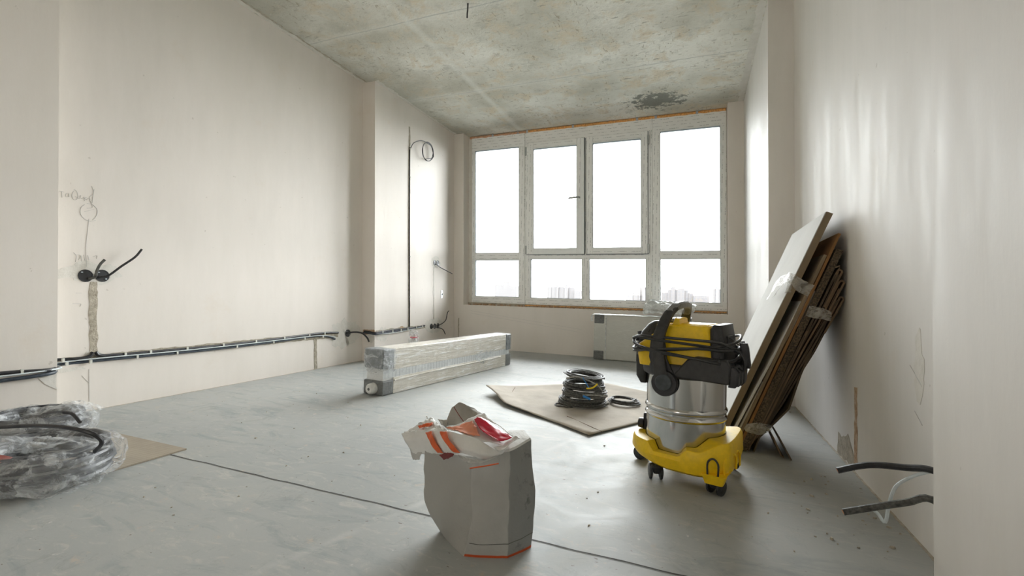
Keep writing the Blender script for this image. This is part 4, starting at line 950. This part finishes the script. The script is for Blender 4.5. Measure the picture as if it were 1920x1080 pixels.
# mains cord wound round the head, with plug and hook
rnd = random.Random(4)
pts = []
for k in range(5*14+8):
    a = k*2*PI/14 + PI; f = k/78
    hx, hy = .186 + .012*math.sin(k*.45), .160 + .010*math.sin(k*.7+1)
    ca_, sa = math.cos(a), math.sin(a); e = .62
    x = hx*math.copysign(abs(ca_)**e, ca_) + .006; y = hy*math.copysign(abs(sa)**e, sa)
    z = .500 + .024*math.sin(k*.55+.6) + .016*math.sin(k*.23) + .006*rnd.uniform(-1, 1)
    pts.append((x, y - (.012 if y < 0 else 0), z))
cord = MB().tube(pts, .0050, 7, smooth=3).build('mains_cord', 'vac_black_dusty', VX, True)
m = MB(); m.tube([(.19, -.10, .50), (.212, -.115, .495), (.228, -.12, .47), (.224, -.115, .44), (.208, -.11, .448)], .0046, 7, smooth=5); m.build('cord_tail', 'vac_black', VX, True)
m = MB(); m.loft([rr(.010, .009, .005, .440, .226, -.06), rr(.013, .011, .006, .455, .224, -.06), rr(.014, .012, .006, .51, .216, -.06), rr(.013, .010, .005, .528, .212, -.06)]); m.build('plug', 'vac_black', VX, True)
m = MB(); m.tube([(.150, -.04, .535), (.165, -.04, .54), (.19, -.05, .522), (.212, -.055, .512)], .0018, 5, smooth=4); m.build('thin_lead', 'vac_black', VX)
for q in ([(.180, -.02, .44), (.205, -.02, .455), (.208, -.02, .50), (.200, -.02, .53)], [(-.172, 0, .44), (-.186, 0, .46), (-.188, 0, .52), (-.192, 0, .54)]): MB().tube(q, .009, 8, smooth=4).build('cord_hook', 'vac_black', VX, True)

# ------------------------------------------------------------------ leaning flattened boxes and boards
def sheet(parent, b, tp, y0, y1, th, mat, name='cardboard_sheet', bend=0, yt=None, seed=0, fold=False, bevel=0, rough=.004):
    # b, tp: (x, z) at foot and top of the near edge; y0..y1 depth; a slab with slightly wavy faces
    n = 18; m = MB(); (x0, z0), (x1, z1) = b, tp; d = Vector((x1-x0, 0, z1-z0)); N = Vector((d.z, 0, -d.x)).normalized()
    yt0, yt1 = yt or (y0, y1); rings = []
    for i in range(n+1):
        f = i/n; c = Vector((x0, 0, z0)) + d*f + N*(bend*4*f*(1-f)) + N*noise.noise(Vector((f*3, seed*3.1, 0)))*rough
        ya = y0 + (yt0-y0)*f + noise.noise(Vector((f*5, seed*1.7, 2)))*rough*1.2; yb = y1 + (yt1-y1)*f; h = N*th/2
        rings.append([c-h + Vector((0, ya, 0)), c+h + Vector((0, ya, 0)), c+h + Vector((0, yb, 0)), c-h + Vector((0, yb, 0))])
    m.loft(rings)
    if fold:     # the top edge is folded back on itself
        c = Vector((x1, 0, z1)); e = d.normalized(); q = []
        for k in range(7):
            a = PI*k/6; q.append((c + e*(th*1.1*math.sin(a)) + N*(th*1.1*(1-math.cos(a)))))
        q.append(q[-1] - e*.16)
        rs = []
        for i, p in enumerate(q):
            t_ = (q[min(i+1, len(q)-1)] - q[max(0, i-1)]).normalized(); nn = Vector((t_.z, 0, -t_.x))
            rs.append([p - nn*th*.5 + Vector((0, yt0, 0)), p + nn*th*.5 + Vector((0, yt0, 0)), p + nn*th*.5 + Vector((0, yt1, 0)), p - nn*th*.5 + Vector((0, yt1, 0))])
        m.loft(rs)
    o = m.build(name, mat, parent, False, bevel=bevel); return o
A = bpy.data.objects.new('board_bundle', None); COL.objects.link(A)
tag(A, 'front bundle of flat boards taped together, tall white-faced board outermost, leaning on the right wall', 'board bundle')
def S(*a, **k): return sheet(A, *a, **k)
# outermost: tan box board with white face turned to the window
o = S((.128, .004), (.556, 1.070), 2.36, 3.12, .026, 'cardboard_tan', name='tall_board', rough=.0015)
o['label'] = 'tan hollow board with white face'
sheet(o, (.1135, .004), (.5415, 1.074), 2.362, 3.12, .003, 'board_white', name='white_face', rough=.0015)
S((.165, .004), (.475, .72), 2.352, 2.9, .010, 'board_white', 'white_sheet', seed=2, rough=.002)
S((.182, .004), (.487, .725), 2.345, 2.9, .007, 'cardboard_pale', 'cardboard_sheet', seed=3, fold=True)
S((.196, .004), (.540, .885), 2.342, 2.9, .012, 'cardboard_tan', 'cardboard_sheet', seed=4, rough=.002)
S((.215, .006), (.588, .975), 2.335, 2.95, .010, 'hardboard_orange', 'hardboard', seed=5, rough=.0015)
S((.236, .010), (.590, .905), 2.33, 2.9, .026, 'honeycomb_edge', 'honeycomb_panel', seed=6, rough=.004)
Bn = bpy.data.objects.new('cardboard_bundle', None); COL.objects.link(Bn); Bn.location = (-.040, 0, 0); A.location = (-.030, 0, 0)
tag(Bn, 'shorter rear bundle of brown flattened boxes taped together behind the boards on the right wall', 'cardboard bundle')
rnd = random.Random(11)
specs = [(.270, .583, .800, 'cardboard_dark', 0), (.280, .592, .815, 'cardboard_brown', 1), (.290, .598, .800, 'cardboard_dark', 0), (.300, .603, .770, 'cardboard_brown', 1),
         (.312, .592, .690, 'cardboard_dark', 0), (.322, .606, .740, 'cardboard_brown', 0), (.332, .604, .690, 'cardboard_dark', 0), (.342, .608, .700, 'cardboard_brown', 1), (.352, .606, .640, 'cardboard_dark', 0)]
for i, (xb, xt, zt, mt, fo) in enumerate(specs):
    z0 = .03 + .012*i
    sheet(Bn, (xb, z0), (xt-.012*0, zt), 2.33 + .006*i, 2.86, .0075, mt, seed=20+i, fold=bool(fo), rough=.007)
# rearmost sheet, folded outwards, its corner pointing at the wall
m = MB(); pth = [(.604, .735), (.47, .36), (.428, .205), (.385, .150), (.315, .065), (.300, .055)]
rs = []
for i, (x, z) in enumerate(pth):
    a = Vector((*pth[max(0, i-1)], 0)); c = Vector((*pth[min(len(pth)-1, i+1)], 0)); t_ = (c-a).normalized(); nn = Vector((t_.y, 0, -t_.x))*.004; p = Vector((x, 0, z))
    rs.append([p-nn+Vector((0, 2.37, 0)), p+nn+Vector((0, 2.37, 0)), p+nn+Vector((0, 2.8, 0)), p-nn+Vector((0, 2.8, 0))])
m.loft(rs); m.build('cardboard_sheet', 'cardboard_dark', Bn)
# open flap standing off at the top of the bundle
m = MB(); pth = [(.555, .815), (.607, .838), (.604, .822), (.575, .72)]
rs = []
for i, (x, z) in enumerate(pth):
    a = Vector((*pth[max(0, i-1)], 0)); c = Vector((*pth[min(len(pth)-1, i+1)], 0)); t_ = (c-a).normalized(); nn = Vector((t_.y, 0, -t_.x))*.0025; p = Vector((x-.006, 0, z))
    rs.append([p-nn+Vector((0, 2.34, 0)), p+nn+Vector((0, 2.34, 0)), p+nn+Vector((0, 2.7, 0)), p-nn+Vector((0, 2.7, 0))])
m.loft(rs); m.build('box_flap', 'cardboard_tan', Bn)
# packing tape
def tape(parent, G, amp=.004, nm='packing_tape', mat='film_tape'): return MB().grid(G, 7, amp, 22, seed=2).build(nm, mat, parent, True)
tape(A, [[at(1468, 552, 2.50), at(1497, 514, 2.322), at(1518, 525, 2.318), at(1543, 536, 2.315)], [at(1464, 556, 2.5), at(1494, 524, 2.32), at(1514, 537, 2.316), at(1537, 546, 2.313)], [at(1460, 560, 2.5), at(1490, 528, 2.32), at(1510, 547, 2.315), at(1530, 556, 2.312)]])
tape(A, [[at(1455, 552, 2.68), at(1476, 520, 2.45), at(1497, 513, 2.335)], [at(1450, 562, 2.68), at(1468, 540, 2.45), at(1488, 532, 2.335)]], .006)
tape(A, [[at(1492, 522, 2.315), at(1500, 528, 2.31)], [at(1490, 540, 2.31), at(1500, 540, 2.31)], [at(1486, 549, 2.31), at(1498, 549, 2.31)]], .006)
tape(Bn, [[at(1538, 573, 2.318), at(1560, 578, 2.316), at(1582, 586, 2.33)], [at(1534, 585, 2.314), at(1558, 590, 2.31), at(1580, 594, 2.325)], [at(1530, 594, 2.316), at(1556, 598, 2.312), at(1578, 602, 2.325)]])
tape(Bn, [[at(1420, 796, 2.322), at(1440, 795, 2.312), at(1470, 801, 2.34)], [at(1415, 806, 2.318), at(1440, 806, 2.305), at(1466, 806, 2.33)], [at(1420, 814, 2.32), at(1442, 818, 2.308), at(1462, 812, 2.33)]])
# splayed feet of single sheets below the tape
def foot(pth, y0, y1, mat, th=.006, nm='cardboard_sheet', parent=None):
    m = MB(); rs = []
    for i, (x, z) in enumerate(pth):
        a = Vector((*pth[max(0, i-1)], 0)); c = Vector((*pth[min(len(pth)-1, i+1)], 0)); t_ = (c-a).normalized(); nn = Vector((t_.y, 0, -t_.x))*th/2; p = Vector((x, 0, z))
        rs.append([p-nn+Vector((0, y0, 0)), p+nn+Vector((0, y0, 0)), p+nn+Vector((0, y1, 0)), p-nn+Vector((0, y1, 0))])
    return m.loft(rs).build(nm, mat, parent)
foot([(.262, .06), (.225, .004)], 2.345, 2.8, 'cardboard_dark', parent=Bn)
foot([(.290, .09), (.262, .010), (.268, .006), (.300, .09)], 2.34, 2.8, 'cardboard_brown', .005, parent=Bn)
foot([(.318, .09), (.290, .004)], 2.34, 2.8, 'cardboard_dark', parent=Bn)
t = thing('bent_cardboard', 'small dark folded cardboard piece standing like a tent at the foot of the bundles', 'cardboard', (.35, 2.31, 0))
o = foot([(-.028, .085), (.003, .010), (.012, .006)], 0, .28, 'cardboard_brown', .005, 'inner_flap', t)
o = foot([(-.012, .098), (.038, .003)], -.02, .28, 'cardboard_dark', .006, 'outer_flap', t)

# ------------------------------------------------------------------ opened paper sack
sk = thing('paper_sack', 'opened grey and white paper sack of building mix with crumpled red and orange printed top', 'sack', (-.535, 1.185, 0))
LAT = Vector((.915, .40, 0)).normalized(); DEP = Vector((-.40, .915, 0)).normalized()
def sring(z, prof, sh=(0, 0), zs=None):
    P = []
    K_ = spline([Vector((a, d, 0)) for a, d in prof], 8, True)
    # keep the front edges crisp by blending spline with the polygon
    n = len(prof); out = []
    for i, p in enumerate(K_):
        j = i//8; f = (i % 8)/8; q = Vector((*prof[j], 0)).lerp(Vector((*prof[(j+1) % n], 0)), f); r = q.lerp(p, .18)
        w = LAT*(r.x+sh[0]) + DEP*(r.y+sh[1]); out.append(Vector((w.x, w.y, z)))
    return out
bot = [(.0, .082), (-.140, .030), (-.066, -.094), (.048, -.102), (.112, -.048), (.098, .065)]
mid = [(.0, .100), (-.190, .030), (-.044, -.104), (.050, -.104), (.122, -.034), (.112, .070)]
top = [(.0, .095), (-.190, .030), (-.050, -.086), (.046, -.082), (.108, -.014), (.096, .070)]
rings = []
for i in range(25):
    f = i/24; z = f*.262
    def lp(a, c, t_): return [(p[0]*(1-t_)+q[0]*t_, p[1]*(1-t_)+q[1]*t_) for p, q in zip(a, c)]
    ease = math.sin(min(1, f/.45)*PI/2)
    pr = lp(bot, mid, ease) if f < .45 else lp(mid, top, (f-.45)/.55)
    r = sring(z, pr, (.012, 0))
    rr_ = []
    for k, p in enumerate(r):
        q = p + noise.noise_vector(p*13)*.0055*min(1, f*4+.2) + noise.noise_vector(p*42)*.0016
        # rim rises on the right, dips at the front left
        lat = p.dot(LAT); q.z = z + (f**3)*(.16*(lat) - .004) if f > 0 else 0
        rr_.append(tuple(q))
    rings.append(rr_)
m = MB(); m.loft(rings, cap=False); n0 = len(rings[0]); m.add(rings[0], [tuple(range(n0))[::-1]]); body = m.build('sack_body', 'bag_body', sk, True)
m = MB(); cen = Vector((0, 0, 0))
for p in rings[-1]: cen += Vector(p)/n0
def lid(k, dz):
    out = []
    for i, p in enumerate(rings[-1]):
        q = cen.lerp(Vector(p), k); q.z += dz + noise.noise(q*30)*.010*(1-k); out.append(tuple(q))
    return out
m.loft([lid(1.0, 0), lid(.97, .006), lid(.8, .010), lid(.5, .014), lid(.15, .018)]); m.build('closing_folds', 'bag_paper', sk, True)
off = Vector(sk.location)
def P_(px, py, Y): return at(px, py, Y) - off
def paper(nm, G, mat='bag_paper', amp=.004, sc=16, sub=7, seed=0, thick=.0012, edge=.0015): return MB().grid([[P_(*p) for p in r] for r in G], sub, amp, sc, seed=seed, edge=edge).build(nm, mat, sk, True, solid=thick)
# front collar folded outwards over the left side
paper('front_collar', [[(752, 813, 1.19), (776, 808, 1.17), (802, 808, 1.14), (830, 808, 1.11), (858, 811, 1.09), (895, 824, 1.08), (925, 842, 1.09), (950, 842, 1.13)],
    [(757, 824, 1.165), (782, 822, 1.145), (808, 822, 1.115), (836, 824, 1.085), (866, 830, 1.065), (900, 840, 1.058), (924, 850, 1.07), (942, 852, 1.10)],
    [(768, 838, 1.16), (793, 837, 1.14), (817, 838, 1.105), (846, 840, 1.075), (872, 843, 1.055), (900, 850, 1.048), (922, 856, 1.06), (934, 856, 1.08)],
    [(779, 853, 1.165), (803, 850, 1.14), (828, 852, 1.105), (852, 851, 1.075), (876, 852, 1.055), (900, 860, 1.055), (918, 860, 1.06), (928, 856, 1.075)]], seed=1, amp=.0035)
for G in ([[(798, 811, 1.137), (808, 809, 1.127)], [(803, 822, 1.112), (813, 821, 1.102)], [(811, 837, 1.103), (821, 836, 1.094)], [(822, 850, 1.104), (832, 850, 1.094)]],
          [[(824, 810, 1.107), (836, 808, 1.098)], [(830, 823, 1.081), (841, 822, 1.073)], [(842, 838, 1.071), (853, 837, 1.062)], [(851, 848, 1.067), (864, 850, 1.056)]]):
    paper('orange_stripe', [[(x, y, Y-.006) for x, y, Y in r] for r in G], 'orange_print', .0035, seed=1, thick=.0008, edge=0)
paper('torn_tab', [[(768, 834, 1.17), (780, 840, 1.16), (793, 846, 1.15)], [(770, 848, 1.165), (780, 850, 1.158), (790, 852, 1.15)], [(774, 861, 1.165), (780, 862, 1.16), (786, 861, 1.155)]], 'paper_grey', .002, seed=3)
paper('left_crumple', [[(756, 812, 1.20), (775, 801, 1.22), (795, 792, 1.23), (808, 783, 1.24), (818, 787, 1.25)], [(760, 815, 1.185), (780, 806, 1.19), (800, 800, 1.19), (816, 796, 1.19), (828, 797, 1.20)], [(768, 811, 1.175), (785, 809, 1.165), (803, 809, 1.145), (822, 808, 1.125), (838, 808, 1.11)]], amp=.007, sc=28, seed=4)
paper('pink_print', [[(783, 800, 1.186), (798, 794, 1.19), (811, 791, 1.195)], [(786, 803, 1.176), (800, 799, 1.178), (812, 795, 1.182)]], 'orange_print', .004, 30, seed=4, thick=.0006)
paper('tall_flap', [[(834, 798, 1.20), (852, 797, 1.20), (872, 790, 1.20), (895, 784, 1.22), (910, 783, 1.24)], [(840, 783, 1.21), (855, 780, 1.215), (873, 776, 1.22), (892, 772, 1.23), (903, 774, 1.25)], [(847, 767, 1.215), (854, 762, 1.22), (865, 759, 1.225), (880, 764, 1.235), (893, 768, 1.25)], [(849, 764, 1.215), (856, 759, 1.22), (863, 755, 1.225), (875, 760, 1.235), (890, 766, 1.25)]], 'paper_brown', .004, seed=5)
MB().tube([P_(851, 763, 1.205), P_(857, 773, 1.200), P_(863, 782, 1.195), P_(869, 790, 1.188)], .0012, 5, smooth=4).build('flap_line', 'red_dark', sk)
paper('back_paper', [[(820, 786, 1.24), (832, 786, 1.235), (842, 786, 1.22)], [(830, 797, 1.20), (834, 800, 1.19), (838, 802, 1.18)]], 'paper_brown', .004, seed=6)
paper('centre_fold', [[(836, 806, 1.115), (838, 800, 1.15), (858, 797, 1.16), (880, 786, 1.17), (905, 776, 1.19)], [(846, 809, 1.10), (858, 805, 1.125), (876, 797, 1.14), (896, 790, 1.15), (915, 786, 1.17)], [(862, 812, 1.09), (880, 812, 1.10), (900, 812, 1.11), (915, 814, 1.12), (930, 816, 1.13)], [(895, 824, 1.08), (905, 826, 1.085), (918, 828, 1.09), (935, 834, 1.10), (950, 840, 1.12)]], amp=.0045, seed=7)
paper('orange_print_patch', [[(836, 802, 1.135), (858, 798, 1.138), (882, 790, 1.143)], [(846, 806, 1.108), (868, 804, 1.113), (892, 800, 1.12)], [(864, 811, 1.088), (884, 814, 1.088), (902, 816, 1.096)]], 'salmon_print', .0045, seed=7, thick=.0006, edge=.004)
paper('red_panel', [[(889, 789, 1.131), (900, 783, 1.146), (908, 786, 1.156), (918, 790, 1.166)], [(895, 798, 1.116), (910, 796, 1.131), (925, 798, 1.141), (938, 804, 1.151)], [(906, 810, 1.101), (922, 812, 1.111), (940, 814, 1.126), (954, 815, 1.136)], [(930, 823, 1.096), (940, 828, 1.101), (952, 824, 1.111), (961, 819, 1.121)]], 'red_print', .003, seed=8, thick=.001)
paper('right_fold', [[(905, 776, 1.20), (920, 786, 1.20), (942, 802, 1.20), (962, 818, 1.19)], [(918, 790, 1.185), (934, 798, 1.175), (950, 810, 1.165), (964, 820, 1.16)]], amp=.003, seed=9)
paper('right_corner', [[(925, 838, 1.09), (938, 846, 1.085), (948, 842, 1.09)], [(942, 835, 1.11), (952, 836, 1.11), (962, 828, 1.12)], [(958, 823, 1.15), (966, 817, 1.15), (974, 822, 1.15)]], 'bag_paper', .004, seed=10)
paper('under_fold', [[(858, 852, 1.06), (880, 858, 1.05), (905, 864, 1.045), (930, 860, 1.055)], [(865, 862, 1.055), (884, 868, 1.045), (905, 868, 1.04), (925, 862, 1.05)]], 'paper_grey', .006, 26, seed=11)
paper('dark_tear', [[(823, 853, 1.100), (838, 848, 1.085), (850, 850, 1.075)], [(832, 862, 1.098), (838, 860, 1.083), (848, 856, 1.073)]], 'red_dark', .002, seed=12, thick=.0008)
MB().tube([P_(881, 878, 1.040), P_(908, 874, 1.042), P_(935, 869, 1.062)], .0018, 5).build('orange_line', 'orange_print', sk)

# ------------------------------------------------------------------ pipe coils wrapped in film at the left
bd = MB().box(-2.74, -1.945, .98, 1.29, .0005, .006).build('fibre_board', 'cardboard_fluted', None)
for q in ((1.045, -2.3, -2.02), (1.075, -2.4, -1.99), (1.10, -2.2, -2.04)): MB().box(q[1], q[2], q[0], q[0]+.004, .0058, .0064).build('slit', 'cardboard_dark', bd)
tag(bd, 'ribbed brown board lying flat on the floor, half under the wrapped pipe coils', 'board')
def pipe_coil(loc, r, label, seed, zt=.13, turns=4, tails=(), rz=0, wrapamp=.012):
    t = thing('pipe_coil', label, 'pipe coil', loc, rz, 'wrapped pipe coils at the left')
    rnd = random.Random(seed); pts = []
    lay = [(r-.02, .018), (r-.05, .020), (r-.03, .045), (r-.01, .050), (r-.045, .070), (r-.02, .080), (r-.055, .098), (r-.03, .108)][:turns*2]
    n = 20
    for i in range(len(lay)*n+1):
        k = i/n; j_ = min(int(k), len(lay)-1); f = k-int(k); a = k*2*PI
        c0_, c1_ = lay[j_], lay[min(j_+1, len(lay)-1)]; s = f*f*(3-2*f)
        rr_ = c0_[0]*(1-s)+c1_[0]*s + rnd.uniform(-.001, .001); pts.append((rr_*math.cos(a), rr_*math.sin(a)*.95, c0_[1]*(1-s)+c1_[1]*s))
    MB().tube(pts, .0105, 8).build('pipe', 'pipe_black', t, True)
    for q in tails: MB().tube([Vector(p)-Vector(loc) for p in q], .0065, 8, smooth=6).build('pipe_end', 'cable_black', t, True)
    rings = []; nu, nv = 64, 14
    for i in range(nu):
        a = 2*PI*i/nu; ring = []
        for k in range(nv):
            b_ = 2*PI*k/nv; rr_ = .060 + .010*noise.noise(Vector((a*3, b_, seed))) ; zz = .058*math.sin(b_)*(1.02+.2*noise.noise(Vector((a*2.2, b_*1.3, seed+5))))
            w = r-.032 + rr_*math.cos(b_)
            p = Vector((w*math.cos(a), w*math.sin(a)*.95, .062+zz)) + noise.noise_vector(Vector((a*5, b_*2, seed)))*wrapamp; p.z = max(.0015, p.z); ring.append(p)
        rings.append(ring)
    m = MB(); vs = [p for r_ in rings for p in r_]; m.add(vs, [(i*nv+k, i*nv+(k+1) % nv, ((i+1) % nu)*nv+(k+1) % nv, ((i+1) % nu)*nv+k) for i in range(nu) for k in range(nv)])
    m.build('film_wrap', 'film_milky', t, True)
    return t
p1 = pipe_coil((-2.085, .895, .006), .205, 'nearest film-wrapped black pipe coil on the floor at the left edge', 2)
MB().grid([[(.02, -.24, .115), (.08, -.22, .14), (.16, -.14, .135), (.22, -.02, .12)], [(.0, -.17, .145), (.08, -.12, .165), (.15, -.05, .15), (.21, .06, .13)], [(-.06, -.10, .13), (.02, -.03, .15), (.10, .05, .14), (.16, .12, .11)]], 9, .018, 14, seed=4).build('loose_film', 'film_milky', p1, True)
MB().grid([[(.18, -.10, .13), (.25, -.03, .11), (.25, .06, .09)], [(.22, -.14, .08), (.285, -.05, .06), (.27, .06, .05)], [(.22, -.16, .03), (.28, -.07, .012), (.26, .04, .012)]], 8, .016, 18, seed=6).build('torn_film', 'film_milky', p1, True)
MB().grid([[(-.10, -.245, .12), (-.07, -.27, .06), (-.09, -.25, .02)], [(-.06, -.25, .13), (-.04, -.28, .06), (-.05, -.25, .02)]], 7, .006, 18).build('film_strip', 'film_bag', p1, True)
MB().grid([[(.03, -.18, .115), (.07, -.165, .115), (.11, -.14, .11)], [(.03, -.16, .125), (.07, -.14, .13), (.10, -.115, .12)]], 6, .004, 18).build('red_label', 'pale_red', p1, True)
tl = [at(-60, 803, .80), at(0, 801, .82), at(60, 798, .84), at(120, 801, .86), at(165, 810, .88), at(187, 822, .90), at(190, 833, .91), at(178, 846, .93)]
tl2 = [at(10, 803, 1.02), at(27, 793, 1.03), at(55, 781, 1.05), at(95, 773, 1.07), at(125, 774, 1.08), at(137, 777, 1.08), at(150, 792, 1.08)]
tl = [Vector(p) for p in tl]; 
p2 = pipe_coil((-2.595, 1.09, .006), .18, 'second film-wrapped black pipe coil behind the nearest one, against the left pier', 6, tails=(tl, tl2))
MB().grid([[(.10, -.02, .15), (.17, .06, .17), (.21, .14, .13)], [(.15, -.10, .13), (.215, .0, .16), (.245, .10, .12)], [(.18, -.13, .07), (.245, -.02, .07), (.262, .08, .05)]], 8, .012, 18, seed=2).build('loose_film', 'film_milky', p2, True)
p3 = pipe_coil((-2.29, .43, .0), .19, 'film-wrapped pipe coil cut by the left border, nearest the camera', 9)
# dust and crumbs on the floor
m = MB(); rnd = random.Random(5)
for i in range(260):
    if i < 90: x, y = rnd.uniform(.33, .60), rnd.uniform(1.5, 3.4)
    else: x, y = rnd.uniform(-2.7, .55), rnd.uniform(.9, 4.9)
    if (-1.5 < x < .05 and 2.2 < y < 3.8) or (-2.1 < x < -1.5 and 2.4 < y < 4.2) or (x < -1.75 and y < 1.4) or (-.8 < x < -.3 and y < 1.45) or (abs(x) < .3 and 1.7 < y < 2.2) or (x > .1 and 2.27 < y < 3.2): continue
    r = rnd.uniform(.0015, .0045)*(1.4 if i < 60 else 1); a = rnd.uniform(0, 3); h = r*.9
    ca_, sa = math.cos(a)*r*1.4, math.sin(a)*r*1.4
    m.quadbox([(x-ca_, y-sa, .0003), (x+sa*.6, y-ca_*.6, .0003), (x+ca_, y+sa, .0003), (x-sa*.6, y+ca_*.6, .0003), (x-ca_*.7, y-sa*.7, h), (x+sa*.4, y-ca_*.4, h), (x+ca_*.7, y+sa*.7, h), (x-sa*.4, y+ca_*.4, h)])
o = m.build('floor_debris', 'mortar'); tag(o, 'fine crumbs of plaster and mortar scattered over the concrete floor', 'debris', kind='stuff')
bpy.context.view_layer.update()
